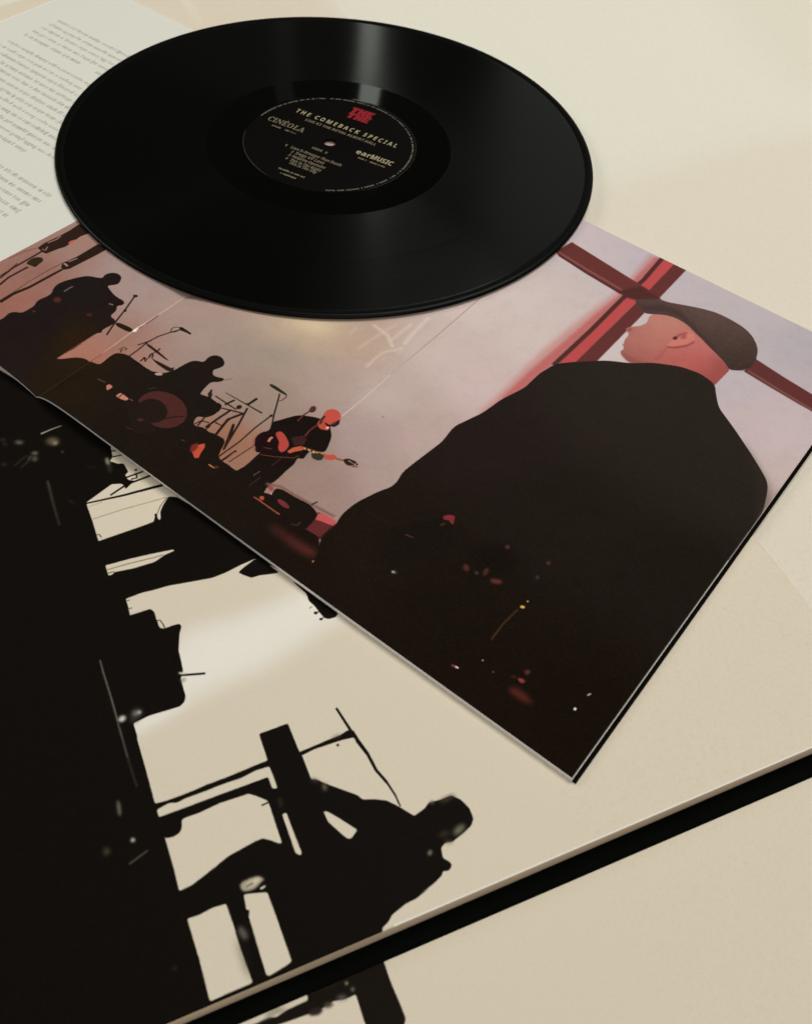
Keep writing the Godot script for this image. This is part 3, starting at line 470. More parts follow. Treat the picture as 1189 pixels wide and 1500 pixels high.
func stage_print() -> Sheet:
	var c := Sheet.new(-160, 40, -1.5, 290, 8.0)
	c.paint_plain(CREAM)
	c.shape([-95.8,96,-86,97.7,-60.8,123.5,-38.6,123.4,-12.1,125.4,5.9,128.1,12.9,113.5,0.2,110,-13.6,106.3,-35.9,99.3,-54.3,97.5,-67.3,95.3,-85.2,91.1,-97.4,88.5], Color8(231,226,214,255), 5, 0)
	c.shape([-84.8,95.1,-79.3,95.8,-68.4,95.8,-64.9,95.1,-82.7,91.6,-85.9,90.7], Color8(231,226,214,255), 2, 0)
	c.shape([-204.7,446.7,-63,228.1,-64.2,223.1,-64.2,221.8,-64.7,216.6,-66.3,214.6,-63.6,212.3,-62.1,209.6,-62.3,207.1,-62,203.5,-59.4,201.3,17.7,234.9,10.8,105.2,-25.8,146.4,-27.8,146.1,-32.5,145.4,-37.8,144.2,-41,144.4,-29.6,146,-38.5,144,-44,143.5,-56.3,145.2,-59.6,145.7,-65.8,145.8,-70.3,146.1,-76.3,145.5,-76.2,142.6,-76.5,137.9,-76.7,137.9,-72.4,137.9,-68.9,138,-67.9,136.2,-68,132.6,-67.6,128.5,-66.3,127.9,-62.8,128.1,-60.6,127.9,-60.3,126.5,-61.8,123.8,-64,117,-64.3,112.3,-64.7,108.4,-66.3,105.7,-66.5,101.2,-66.5,98.6,-67.5,96.4,-69.5,95.2,-74.9,95.4,-80.3,95.6,-83.1,95.1,-85.8,94.7,-85.7,89.7,-86,88.6,-86,77.4,-86.2,64.2,-82.6,63.8,-77.6,63.8,-72.6,64,-68.5,64.3,-62.3,64.4,-56,64.7,-51.8,65,-47.6,65.1,-47.3,75.4,-36.9,75.6,-36.7,64.3,-36.3,62.4,-36.3,53.5,-36.2,53.5,-34.4,52.5,-33.1,51,-30.8,48.8,-27.6,45.9,-24,42.6,-23,40.6,-19.2,39.2,-15.7,37.3,-12.8,34,-9.3,29.1,-5,30.2,-2.8,31.6,-1.4,31.3,1,31,5.1,31,7.4,28.5,8.8,24.7,8.5,21,6.8,19.2,3.7,18,-1.3,16.6,-3.5,17.2,-5.5,16.2,-6.3,13,-4.6,10.8,-4.7,9.6,-6.2,8.6,-8.1,9.2,-8.9,8.1,-12.5,6.7,-17.9,5.4,-14,6.1,-19.4,4.6,-23,4.4,-28.3,2.9,-30.1,1.4,-32.5,0.5,-37,-10.5,-129.7,-13.2,-211.3,21.1], Color8(17,13,9,255), 0, 0)
	c.shape([-79.9,196.2,-68.4,202.2,-64.7,201.1,-64,200,-63.7,197.7,-61.8,199.2,-59.3,200.8,-61.6,202.1,-62,203.5,-62.3,207.1,-62.1,209.6,-63.6,212.3,-65.5,214.3,-64.3,216,-61.8,217.3,-62.9,220.4,-63.6,222.9,-54,223.6,-30.9,170.5,-48.7,188.1,-52.2,184,-53.8,181.4,-54.5,178,-55.8,177.2,-55.7,181.2,-57.5,177.5,-62.5,176.9,-72.1,176.1,-78,175.6,-79.7,175.4,-79.7,186,-80,194.2], CREAM, 0, 0)
	c.shape([-63.6,212.3,-61.3,211.5,-60.6,206.4,-62.5,205], Color8(17,13,9,255), 0, 0)
	c.stroke([-80.1,195.7,-65.3,194.8,-49.4,194.8], 0.68, 1.36, Color8(17,13,9,255), 0)
	c.stroke([-70.2,196.6,-62.8,200,-52.6,201.4], 0.76, 0.96, Color8(17,13,9,255), 0)
	c.stroke([-62.2,203.7,-54.9,204.6], 0.77, 0.77, Color8(17,13,9,255), 0)
	c.shape([-56.9,206.2,-57,206,-57.1,205.9,-57.3,205.9,-57.6,205.9,-57.8,206,-57.9,206.2,-58,206.4,-58,206.6,-57.9,206.8,-57.8,206.9,-57.6,206.9,-57.3,206.9,-57.1,206.8,-57,206.6,-56.9,206.4], Color8(17,13,9,255), 0, 1)
	c.stroke([-60.5,202.1,-58,202.1,-58,204.6], 0.70, 0.70, Color8(17,13,9,255), 0)
	c.stroke([-64.7,216.6,-61.1,216.4], 0.57, 0.57, Color8(17,13,9,255), 0)
	c.stroke([-64.8,220.2,-62.8,219.5], 0.57, 0.57, Color8(17,13,9,255), 0)
	c.stroke([-79.5,186.9,-66.9,187.8,-49.4,187.9], 0.33, 0.33, Color8(150,130,96,255), 0)
	c.stroke([-79.7,193.7,-75.6,194.1,-73.8,194.4], 0.27, 0.27, Color8(170,150,116,255), 0)
	c.stroke([-49.5,187.8,-53.1,184.3,-55.1,181], 0.34, 0.34, Color8(110,92,66,255), 0)
	c.stroke([-55.7,181.2,-56.1,178.9,-55.5,177.1], 0.93, 0.93, Color8(17,13,9,255), 0)
	c.stroke([-79.9,178.8,-78.6,178.5,-78.2,176.8], 0.45, 0.45, Color8(90,76,54,255), 0)
	c.shape([-48.4,188,-45.5,186.5,-36.5,172.6,-46.1,160.3,-55,176.9,-53.4,181.2,-51.5,184.6], Color8(17,13,9,255), 0, 0)
	c.shape([-79.8,163.2,-77.5,163.1,-70.1,163,-61.6,162.4,-53.9,161.6,-53.6,160.9,-57.5,160.2,-62,158.3,-70.2,158.1,-77.4,158.9,-78.1,158.1,-79.8,158], CREAM, 0, 0)
	c.stroke([-79.6,160.9,-70.6,160.9,-62.1,160.4,-58,160.4], 0.44, 0.44, Color8(140,116,80,255), 0)
	c.stroke([-79.8,159.3,-77.3,159.1], 0.31, 0.31, Color8(60,46,30,255), 0)
	c.shape([-33.7,142.4,-31.4,143.8,-25.9,146.2,-22.9,144.2,-19.2,136.9,-22.4,137.4,-26.5,138.3,-29.8,138.3,-32.3,140.7], Color8(17,13,9,255), 0, 0)
	c.shape([-15.6,131.1,-12.6,123.9,-12.9,120.7,-11.6,117.5,-10.8,113.8,-10,111.3,-8.7,110.4,-6,110.3,-4.5,111.5,-9.5,123.4], Color8(17,13,9,255), 0, 0)
	c.shape([-11.7,114.4,-11.8,114.2,-12,114,-12.3,114,-12.5,114.1,-12.8,114.2,-13,114.4,-13,114.6,-13,114.9,-12.9,115.1,-12.7,115.2,-12.4,115.3,-12.1,115.2,-11.9,115.1,-11.7,114.9,-11.6,114.6], Color8(17,13,9,255), 0, 1)
	c.stroke([-12.3,114.6,-10.4,114.9], 0.34, 0.34, Color8(17,13,9,255), 0)
	c.shape([-10.9,111.1,-11,111,-11.2,110.9,-11.4,110.8,-11.6,110.9,-11.8,111,-12,111.2,-12.1,111.4,-12,111.6,-11.9,111.8,-11.7,111.9,-11.5,111.9,-11.3,111.9,-11.1,111.8,-10.9,111.6,-10.8,111.4], Color8(17,13,9,255), 0, 1)
	c.stroke([-11.4,111.4,-9.8,111.9], 0.34, 0.34, Color8(17,13,9,255), 0)
	c.stroke([-13.9,117.4,-12.6,117.8], 0.40, 0.40, Color8(130,112,84,255), 0)
	c.stroke([-76.5,144.7,-74.9,144.4], 0.31, 0.31, Color8(60,48,36,255), 0)
	c.stroke([-76.6,140.9,-75,140.8], 0.31, 0.31, Color8(60,48,36,255), 0)
	c.shape([-67.8,132.2,-66.9,131.9,-66.4,129.5,-66.4,128.3,-67.5,128.3,-68,129.8], CREAM, 0, 0)
	c.stroke([-68,132.3,-66.8,131.8,-66.2,129.4,-66.1,128.2], 0.37, 0.37, Color8(50,38,28,255), 0)
	c.stroke([-67,107.3,-62.6,106,-57.7,104.6], 0.81, 0.81, Color8(17,13,9,255), 0)
	c.shape([-66.3,108.5,-65.4,108.2,-63,106.7,-65.2,107,-66.5,107.7], CREAM, 0.3, 0)
	c.shape([-64.7,104.9,-64.8,104.6,-65,104.3,-65.3,104.2,-65.7,104.1,-66.1,104.1,-66.5,104.3,-66.7,104.5,-66.8,104.8,-66.7,105.1,-66.5,105.4,-66.2,105.5,-65.8,105.6,-65.4,105.6,-65,105.4,-64.8,105.2], Color8(120,110,92,150), 0.6, 1)
	c.shape([-86.2,62,-86.2,59.3,-78.9,59.3,-68.9,59.4,-49.4,59.5,-49.4,55.1,-47.7,54.6,-47.6,58.8,-47.8,62.9,-52.4,63.2,-57.8,62.4,-63.9,62.6,-69,62.4,-76.5,62.4,-79.6,61.9,-81.9,62.8], CREAM, 0, 0)
	c.shape([-72.6,64,-68.4,64.4,-66.6,63.7,-69.1,63.7], Color8(17,13,9,255), 0, 0)
	c.shape([-86.3,52.3,-85.5,51.7,-84.2,51.5,-83.5,51.4,-81.4,51.9,-80.3,53.3,-79.7,55.7,-78.8,56.1,-73.9,56,-66.7,56.7,-59.7,56.4,-57.2,56.4,-55.1,54.7,-52,51.7,-52,49.5,-52.3,36.6,-53.4,37,-55.3,38.8,-57.5,40.4,-59.8,40.4,-65,39.6,-69.1,39,-72.9,37.7,-75.7,36.3,-73.9,37.4,-77.1,36.2,-82.3,34.5,-86.4,34.2,-86.1,41.5,-86.1,52], CREAM, 0, 0)
	c.stroke([-54.4,50.9,-52,51.1], 0.50, 0.50, Color8(17,13,9,255), 0)
	c.shape([-49.2,45.7,-47.7,45.7,-47.7,41.9,-47.5,31.3,-48.1,30.7,-49.4,32], CREAM, 0, 0)
	c.shape([-36.4,41.6,-35.2,41.1,-32.6,37.8,-28.3,31.7,-31.2,29.8,-32.3,30.1,-33.2,31.6,-36.2,37.7], CREAM, 0, 0)
	c.shape([-86.4,25.3,-82.6,25.1,-78.3,25.6,-74.2,25.2,-74,18.2,-74.1,11.8,-73.6,0.6,-86.6,0.5,-86.2,12.6], CREAM, 0, 0)
	c.shape([-68.5,25.8,-66.9,25.5,-61.5,23.8,-61.3,17.8,-61.1,1.9,-62.6,1.4,-68.5,0.5,-69.3,1,-69.2,9.7,-69,19,-68.1,20.8,-69.1,21,-68.7,23.7], CREAM, 0, 0)
	c.shape([-68.4,29.2,-66.5,29.8,-62.7,29.6,-61.2,28,-62.2,27.4,-64.8,26.2,-67.6,26.5,-68.6,27.5], Color8(170,160,136,255), 0.4, 1)
	c.shape([-66.9,28.6,-64.9,29,-62.9,29.2,-62,28.2,-64.4,27.3,-66.7,27.1], Color8(206,196,172,255), 0.4, 0)
	c.stroke([-66.9,27.8,-64.6,28.1], 0.37, 0.37, Color8(60,52,40,255), 0.3)
	c.shape([-63.4,25.9,-61.4,26.2,-61.3,25.5,-63,25.1], Color8(196,186,160,255), 0, 0)
	c.shape([-71.1,15.1,-71,14.2,-71.1,13.4,-71.3,12.9,-71.7,12.7,-72,12.8,-72.4,13.3,-72.8,14,-73,14.9,-73.1,15.8,-73,16.6,-72.8,17.1,-72.5,17.3,-72.1,17.2,-71.7,16.7,-71.4,16], Color8(104,100,90,255), 0.9, 1)
	c.shape([-74.8,14.8,-73.1,11.3,-72.9,6.7,-73.5,0.7,-74.5,4.7,-74.6,10.1], Color8(40,34,26,120), 1.5, 0)
	c.shape([-36.9,64.1,-32.5,64.3,-26.7,64.7,-21.6,64.9,-18.2,65.7,-17.4,63.9,-17.7,62.4,-21.1,62.9,-26.1,63.1,-31.7,63.2,-36.5,62.6], Color8(17,13,9,255), 0, 0)
	c.shape([-25.6,65.1,-21.9,65.7,-21.1,64.5,-24.3,64.6], Color8(120,108,84,130), 0.6, 0)
	c.stroke([-19.2,75,-18.2,68.8,-17.5,64.7], 0.82, 1.00, Color8(17,13,9,255), 0)
	c.stroke([-17.5,64.7,-16.8,60.8,-15.4,54.9], 1.60, 1.23, Color8(17,13,9,255), 0)
	c.stroke([-15.4,54.9,-14.9,48.4,-13.2,43.1], 1.08, 0.96, Color8(17,13,9,255), 0)
	c.stroke([-13.2,43.1,-12.3,37.9,-12.3,33.8], 0.76, 0.41, Color8(17,13,9,255), 0)
	c.shape([-23.2,61.5,-23.3,61.4,-23.4,61.3,-23.6,61.2,-23.8,61.2,-24,61.3,-24.1,61.5,-24.1,61.7,-24.1,61.9,-24,62.1,-23.8,62.2,-23.6,62.2,-23.4,62.2,-23.3,62.1,-23.2,61.9,-23.2,61.7], Color8(70,50,34,255), 0, 1)
	c.shape([-17.9,62.4,-17.2,61.7,-17.7,60.4,-18.1,61.2], CREAM, 0.2, 0)
	c.shape([5,20.3,4.9,19.8,4.5,19.3,3.8,18.8,2.9,18.4,1.9,18.1,1,18.1,0.4,18.2,0.1,18.6,0.1,19,0.6,19.6,1.3,20.1,2.2,20.5,3.2,20.7,4,20.8,4.7,20.6], Color8(122,118,98,255), 1, 1)
	c.shape([-0.5,19.8,-0.7,19.5,-1.1,19.2,-1.8,19,-2.6,19,-3.4,19.1,-4.1,19.3,-4.5,19.6,-4.6,20,-4.4,20.3,-4,20.6,-3.3,20.8,-2.5,20.8,-1.7,20.7,-1,20.5,-0.6,20.2], Color8(52,46,36,255), 1, 1)
	c.shape([-9,15.6,-9.4,15.4,-9.7,15.3,-10,15.3,-10.2,15.5,-10.4,15.7,-10.3,16,-10.2,16.3,-9.9,16.6,-9.6,16.8,-9.3,16.9,-8.9,16.9,-8.7,16.8,-8.6,16.6,-8.6,16.3,-8.8,15.9], Color8(116,118,100,255), 0.5, 1)
	c.shape([-32.4,49.3,-32.5,48.7,-32.7,48.2,-33,47.9,-33.2,47.8,-33.5,48,-33.7,48.3,-33.8,48.8,-33.7,49.4,-33.6,50,-33.4,50.5,-33.2,50.8,-32.9,50.9,-32.6,50.8,-32.5,50.4,-32.4,49.9], Color8(110,106,92,255), 0.8, 1)
	c.shape([-34,51.3,-34.2,51.3,-34.6,51.4,-35,51.7,-35.6,52.1,-36,52.6,-36.4,53.1,-36.6,53.5,-36.5,53.7,-36.3,53.7,-36,53.6,-35.5,53.3,-35,52.9,-34.5,52.4,-34.1,51.9,-34,51.6], Color8(70,60,48,255), 0.8, 1)
	c.shape([-1,16.6,-1.2,16.5,-1.5,16.4,-2,16.5,-2.5,16.6,-3,16.8,-3.4,17,-3.6,17.2,-3.6,17.4,-3.5,17.5,-3.1,17.6,-2.7,17.5,-2.2,17.4,-1.7,17.2,-1.3,17,-1.1,16.8], Color8(110,100,80,255), 0.8, 1)
	c.shape([6.2,30.6,6,30.4,5.4,30.2,4.4,30,3.3,29.9,2.1,29.8,1.2,29.9,0.5,30.1,0.3,30.3,0.5,30.5,1.2,30.7,2.1,30.9,3.3,31,4.4,31.1,5.4,31,6,30.8], Color8(80,68,54,255), 0.9, 1)
	c.shape([-1.2,31.1,-1.2,30.9,-1.4,30.7,-1.7,30.6,-2,30.6,-2.3,30.7,-2.6,30.8,-2.8,30.9,-2.8,31.1,-2.7,31.3,-2.5,31.5,-2.3,31.6,-1.9,31.7,-1.6,31.6,-1.4,31.5,-1.2,31.3], Color8(100,90,72,255), 0.5, 1)
	c.shape([-87.6,98.2,-87.6,97.7,-87.8,97.3,-88.1,96.9,-88.6,96.6,-89.1,96.5,-89.6,96.6,-90,96.9,-90.2,97.3,-90.2,97.8,-90.1,98.2,-89.7,98.6,-89.3,98.9,-88.7,99,-88.3,98.9,-87.9,98.6], Color8(206,202,192,255), 0.6, 1)
	c.shape([-82.4,98.4,-82.4,97.9,-82.7,97.4,-83.1,97.1,-83.7,96.8,-84.3,96.8,-84.9,96.9,-85.3,97.2,-85.5,97.6,-85.5,98.1,-85.2,98.6,-84.8,99,-84.2,99.2,-83.6,99.3,-83,99.1,-82.6,98.8], Color8(150,146,136,255), 1.2, 1)
	c.shape([-82.4,97.8,-82.5,97.6,-82.6,97.5,-82.8,97.4,-83,97.5,-83.2,97.6,-83.3,97.8,-83.4,98,-83.4,98.2,-83.3,98.4,-83.1,98.6,-82.9,98.6,-82.7,98.6,-82.6,98.5,-82.4,98.3,-82.4,98.1], Color8(214,210,200,255), 0.5, 1)
	c.shape([-83.7,95.9,-83.8,95.6,-84.2,95.3,-84.7,95.2,-85.3,95.2,-85.8,95.3,-86.3,95.5,-86.7,95.8,-86.8,96.1,-86.6,96.4,-86.3,96.7,-85.8,96.8,-85.2,96.8,-84.7,96.7,-84.2,96.5,-83.8,96.2], Color8(60,54,46,255), 1, 1)
	c.shape([-96.6,66.8,-96.8,65.7,-97,64.8,-97.3,64.3,-97.5,64.1,-97.7,64.4,-97.9,65,-97.9,66,-97.8,67.1,-97.7,68.1,-97.5,69,-97.2,69.6,-96.9,69.7,-96.7,69.5,-96.6,68.8,-96.5,67.9], Color8(96,94,76,255), 0.5, 1)
	c.shape([-94.9,54.8,-95.1,54.5,-95.3,54.4,-95.5,54.3,-95.8,54.3,-96.1,54.5,-96.3,54.8,-96.3,55.1,-96.3,55.4,-96.2,55.6,-96,55.8,-95.7,55.9,-95.4,55.9,-95.2,55.7,-95,55.4,-94.9,55.1], Color8(168,166,152,255), 0.4, 1)
	c.shape([-103,54.2,-103.2,53.7,-103.5,53.4,-103.9,53.2,-104.3,53.3,-104.7,53.5,-104.9,53.9,-105,54.4,-105,55,-104.8,55.4,-104.5,55.8,-104.1,55.9,-103.7,55.9,-103.4,55.6,-103.1,55.2,-103,54.7], Color8(66,58,42,255), 0.8, 1)
	c.shape([-48,49.4,-48.1,48.7,-48.3,48.1,-48.5,47.7,-48.7,47.6,-48.8,47.8,-48.9,48.2,-48.9,48.8,-48.8,49.5,-48.7,50.2,-48.6,50.8,-48.4,51.1,-48.2,51.3,-48,51.1,-47.9,50.7,-47.9,50.1], Color8(56,52,42,255), 0.8, 1)
	c.shape([-97.2,236.6,-97.5,236.3,-97.9,236.1,-98.4,236.2,-99,236.5,-99.6,236.9,-100,237.4,-100.3,237.9,-100.3,238.3,-100.1,238.6,-99.7,238.8,-99.1,238.7,-98.5,238.4,-97.9,238,-97.5,237.5,-97.3,237], Color8(112,108,94,255), 1, 1)
	c.shape([-83.3,232.6,-83.6,231.8,-84.3,231.2,-85.2,231,-86.2,231.2,-87.2,231.7,-87.9,232.5,-88.3,233.5,-88.3,234.4,-87.9,235.3,-87.3,235.8,-86.3,236.1,-85.3,235.9,-84.4,235.4,-83.7,234.6,-83.3,233.6], Color8(92,80,62,255), 1.2, 1)
	c.shape([-84.2,231.8,-84.4,231.4,-84.6,231.1,-84.9,230.9,-85.3,230.9,-85.5,231.1,-85.8,231.5,-85.9,231.9,-85.8,232.4,-85.7,232.8,-85.4,233.1,-85.1,233.3,-84.8,233.3,-84.5,233.1,-84.3,232.7,-84.2,232.3], Color8(150,140,116,255), 0.8, 1)
	c.shape([-92.6,228.9,-92.8,228.5,-93.1,228.3,-93.6,228.2,-94.1,228.3,-94.5,228.6,-94.9,228.9,-95.1,229.3,-95.1,229.8,-95,230.1,-94.6,230.3,-94.2,230.4,-93.7,230.3,-93.2,230.1,-92.9,229.7,-92.7,229.3], Color8(104,102,86,255), 0.8, 1)
	c.shape([-93.4,226.4,-93.4,225.8,-93.6,225.2,-94,224.8,-94.3,224.6,-94.7,224.6,-95.1,225,-95.4,225.5,-95.5,226.1,-95.4,226.8,-95.3,227.3,-94.9,227.7,-94.5,227.9,-94.1,227.9,-93.8,227.6,-93.5,227.1], Color8(84,82,68,255), 0.9, 1)
	c.shape([-96.1,226.8,-96.4,226.2,-96.8,225.8,-97.1,225.5,-97.3,225.6,-97.3,225.8,-97.2,226.3,-97,226.9,-96.7,227.5,-96.3,228.1,-96,228.5,-95.7,228.7,-95.5,228.7,-95.4,228.5,-95.5,228,-95.8,227.4], Color8(80,78,66,255), 0.6, 1)
	c.shape([-82.8,226.1,-82.9,225.9,-83,225.6,-83.2,225.5,-83.4,225.5,-83.6,225.7,-83.7,225.9,-83.7,226.2,-83.7,226.4,-83.6,226.7,-83.5,226.9,-83.3,227,-83.1,227,-82.9,226.9,-82.8,226.7,-82.8,226.4], Color8(70,66,58,255), 0.5, 1)
	c.shape([-103.9,240.9,-104,240.6,-104.2,240.4,-104.5,240.4,-104.9,240.4,-105.2,240.6,-105.5,240.9,-105.7,241.2,-105.7,241.5,-105.6,241.8,-105.3,242,-105,242,-104.6,242,-104.3,241.8,-104,241.5,-103.9,241.2], Color8(56,52,44,255), 0.8, 1)
	c.shape([-103.7,238.1,-103.8,237.8,-104,237.5,-104.2,237.3,-104.5,237.4,-104.7,237.5,-104.9,237.8,-105,238.2,-105,238.6,-104.9,239,-104.7,239.3,-104.4,239.4,-104.2,239.4,-103.9,239.2,-103.7,238.9,-103.6,238.5], Color8(50,46,38,255), 0.8, 1)
	c.shape([-105.6,227,-105.7,226.7,-105.9,226.5,-106.2,226.5,-106.6,226.5,-106.9,226.7,-107.2,227,-107.3,227.3,-107.4,227.6,-107.2,227.9,-107,228,-106.7,228.1,-106.3,228,-106,227.8,-105.8,227.6,-105.6,227.3], Color8(56,50,42,255), 0.8, 1)
	c.shape([-66.5,214.9,-66.5,214,-66.7,213.2,-67,212.7,-67.3,212.5,-67.5,212.7,-67.7,213.2,-67.9,214,-67.9,214.9,-67.8,215.8,-67.6,216.5,-67.4,217,-67.1,217.2,-66.8,217.1,-66.6,216.5,-66.5,215.8], Color8(158,152,126,255), 0.7, 1)
	c.shape([-66.7,210.9,-66.8,210,-67,209.2,-67.3,208.7,-67.5,208.5,-67.7,208.7,-67.9,209.3,-67.9,210.1,-67.8,211.1,-67.7,212,-67.5,212.8,-67.3,213.3,-67,213.5,-66.8,213.3,-66.7,212.7,-66.6,211.9], Color8(60,58,44,255), 0.9, 1)
	c.shape([-92.5,13.5,-92.5,13.4,-92.7,13.2,-93,13,-93.3,12.8,-93.7,12.7,-94.1,12.7,-94.3,12.7,-94.5,12.8,-94.4,13,-94.3,13.2,-94,13.3,-93.6,13.5,-93.2,13.6,-92.9,13.6,-92.6,13.6], Color8(44,46,36,255), 0.7, 1)
	c.shape([-84.2,197.1,-84.4,197.1,-84.8,197.3,-85.1,197.7,-85.6,198.2,-85.9,198.8,-86.2,199.3,-86.3,199.7,-86.3,200,-86.1,200.1,-85.8,199.9,-85.4,199.5,-85,199,-84.6,198.4,-84.3,197.8,-84.2,197.4], Color8(40,34,28,255), 0.7, 1)
	c.stroke([-89.6,239.3,-85.4,240.4,-80.6,241.2], 0.87, 0.44, Color8(160,160,140,255), 0.25)
	c.stroke([-91.9,212.6,-92.1,202.7,-92,188.2], 0.93, 0.47, Color8(70,66,56,255), 0.5)
	c.stroke([-102.7,225.1,-99.3,227.7,-96.9,229.1], 0.42, 0.42, Color8(66,64,54,255), 0.5)
	c.stroke([-100.7,223,-97.2,225.7], 0.42, 0.42, Color8(66,64,54,255), 0.5)
	c.stroke([-75.8,215.2,-72.6,212.9], 0.42, 0.42, Color8(40,36,32,255), 0.5)
	c.stroke([-90.8,123.2,-90.8,117.2,-90.5,106.6,-90.5,97.4], 0.45, 0.51, Color8(118,114,102,255), 0.25)
	c.stroke([-90.6,97.1,-90.5,88.5,-90.5,83.1], 0.49, 0.49, Color8(104,98,88,255), 0.3)
	c.stroke([-90.5,83.1,-90.4,77.2,-90.1,71.9], 0.37, 0.37, Color8(74,66,58,255), 0.4)
	c.stroke([-98.5,48,-95,49.2,-92.1,50.1], 0.54, 0.54, Color8(84,78,64,255), 0.25)
	c.grain(0.014, 5, 2.0)
	return c


func second_stage_print() -> Sheet:
	var c := Sheet.new(-160, 40, -100, -7, 8.0)
	c.paint_plain(CREAM)
	c.shape([-35.3,-5.3,-34.8,-6.9,-35.1,-12.9,-34.9,-19.2,-34.9,-24.5,-37.1,-26.8,-38.7,-34.5,-45.2,-31.8,-46.5,-20.4,-46.1,-12.5,-49.5,-12.6,-53,-11.7,-56.5,-12.3,-60.8,-12.2,-67.6,-11.7,-81.7,-10.3,-80.1,-5.2,-70,-9.4,-66.6,-8.7,-61.1,-8.6,-59.8,-8.6,-59.6,-7.2,-59,-4.1], Color8(24,19,13,255), 0, 0)
	c.shape([-81.2,-5,-65.8,-6.4,-60.2,-6.8,-59.7,-7.9,-60.1,-8.5,-66.4,-8.4,-82.4,-9], Color8(214,205,184,255), 0.3, 0)
	c.shape([-72.9,-8.7,-69.6,-8.3,-67.1,-8.7,-66.4,-8.4,-68.7,-7.2,-72.5,-7.4], Color8(140,134,112,255), 0.8, 0)
	c.shape([-56.7,-12.5,-56.9,-12.9,-57.3,-13.2,-58,-13.4,-58.8,-13.4,-59.6,-13.2,-60.2,-13,-60.7,-12.6,-60.9,-12.2,-60.7,-11.8,-60.3,-11.5,-59.6,-11.3,-58.8,-11.3,-58,-11.4,-57.3,-11.7,-56.9,-12.1], Color8(44,34,34,255), 0.4, 1)
	c.shape([-53.3,-12.3,-53.4,-12.6,-53.8,-12.8,-54.3,-12.9,-54.8,-12.8,-55.4,-12.7,-55.9,-12.4,-56.2,-12.1,-56.3,-11.8,-56.1,-11.6,-55.8,-11.4,-55.3,-11.3,-54.7,-11.3,-54.1,-11.4,-53.7,-11.7,-53.4,-12], Color8(72,62,52,255), 0.5, 1)
	c.shape([-48.8,-12.2,-49,-12.4,-49.3,-12.5,-49.8,-12.4,-50.4,-12.3,-51,-12.1,-51.4,-11.9,-51.7,-11.6,-51.8,-11.4,-51.6,-11.2,-51.2,-11.1,-50.7,-11.1,-50.2,-11.2,-49.6,-11.4,-49.1,-11.7,-48.9,-11.9], Color8(110,110,100,255), 0.8, 1)
	c.shape([-47.1,-8.7,-47.2,-8.9,-47.4,-9,-47.5,-9.1,-47.7,-9,-47.9,-8.9,-48,-8.8,-48,-8.6,-48,-8.4,-47.9,-8.2,-47.7,-8.1,-47.5,-8.1,-47.4,-8.1,-47.2,-8.2,-47.1,-8.4,-47.1,-8.6], Color8(170,176,130,255), 0.4, 1)
	c.shape([-46.1,-11,-46.2,-11.2,-46.3,-11.4,-46.5,-11.4,-46.7,-11.4,-46.9,-11.3,-46.9,-11.1,-47,-10.9,-46.9,-10.7,-46.8,-10.5,-46.7,-10.4,-46.5,-10.3,-46.3,-10.3,-46.1,-10.4,-46,-10.6,-46,-10.8], Color8(140,146,130,255), 0.5, 1)
	c.stroke([-59,-7.2,-49.9,-7.8,-45.3,-7.6], 0.25, 0.25, Color8(48,40,30,255), 0.6)
	c.grain(0.014, 6, 2.0)
	return c


# the plain part of the upper print: its soft paler patches only
func backdrop_print() -> Sheet:
	var c := Sheet.new(-160, 600, -2, 760, 1.4)
	c.paint_plain(CREAM)
	var pale := Color8(222, 216, 200)
	c.shape([-70, 612, -44, 624, -26, 631, -10, 640, -30, 640, -46, 632, -70, 622], pale, 1.5)
	c.shape([70, 640, 71, 600, 72.5, 570, 75.5, 570, 76, 600, 80, 640], Color8(222, 215, 198, 190), 3)
	c.shape([FOLD, -10, FOLD, 770, 620, 770, 620, -10], Color8(217, 208, 190))
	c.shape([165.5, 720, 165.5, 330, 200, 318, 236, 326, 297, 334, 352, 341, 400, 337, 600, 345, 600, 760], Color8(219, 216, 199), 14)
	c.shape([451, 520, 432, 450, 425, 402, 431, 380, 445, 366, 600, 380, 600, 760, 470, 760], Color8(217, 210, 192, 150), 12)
	c.grain(0.014, 7)
	return c


# running text too small and soft to be read: rows of word-shaped marks
func page_text() -> Sheet:
	var c := Sheet.new(-276, -82, -1, 279, 5.0)
	c.paint_plain(PAPER)
	var rng := RandomNumberGenerator.new()
	rng.seed = 29
	var rows := []
	for i in 5:
		rows.append([226.0 - 6.5 * i, -253.2, -106.0])
	for i in 12:
		rows.append([187.6 - 6.4 * i, -252.8, -106.0 - rng.randf() * 3.0 if i < 11 else -150.0])
	for i in 14:
		rows.append([99.2 - 6.45 * i, -252.8, -108.6])
	for r in rows.size():
		var x: float = rows[r][1]
		var y: float = rows[r][0] - 2.2
		while x < rows[r][2] - 3.0:
			var letters := rng.randi_range(2, 9)
			if r == 4 and x > -206 and x < -196:
				x = -188.0
			for k in letters:
				if x > rows[r][2]:
					break
				var wide := rng.randf_range(0.9, 1.7)
				var tall := 2.2 if rng.randf() < 0.84 else 2.9
				var deep := 0.9 if rng.randf() < 0.1 else 0.0
				var ink := Color8(158, 150, 134, rng.randi_range(185, 240))
				c.im.blend_rect(_ink(maxi(1, int(wide * c.ppm * 0.62)), int((tall + deep) * c.ppm), ink), Rect2i(0, 0, 64, 64), Vector2i(int((x - c.left) * c.ppm), int((c.top - y - tall) * c.ppm)))
				x += wide + 0.2
			x += 1.1
	c.grain(0.01, 8)
	c.im.resize(c.w / 3, c.h / 3, Image.INTERPOLATE_BILINEAR)
	c.im.resize(c.w, c.h, Image.INTERPOLATE_CUBIC)
	return c


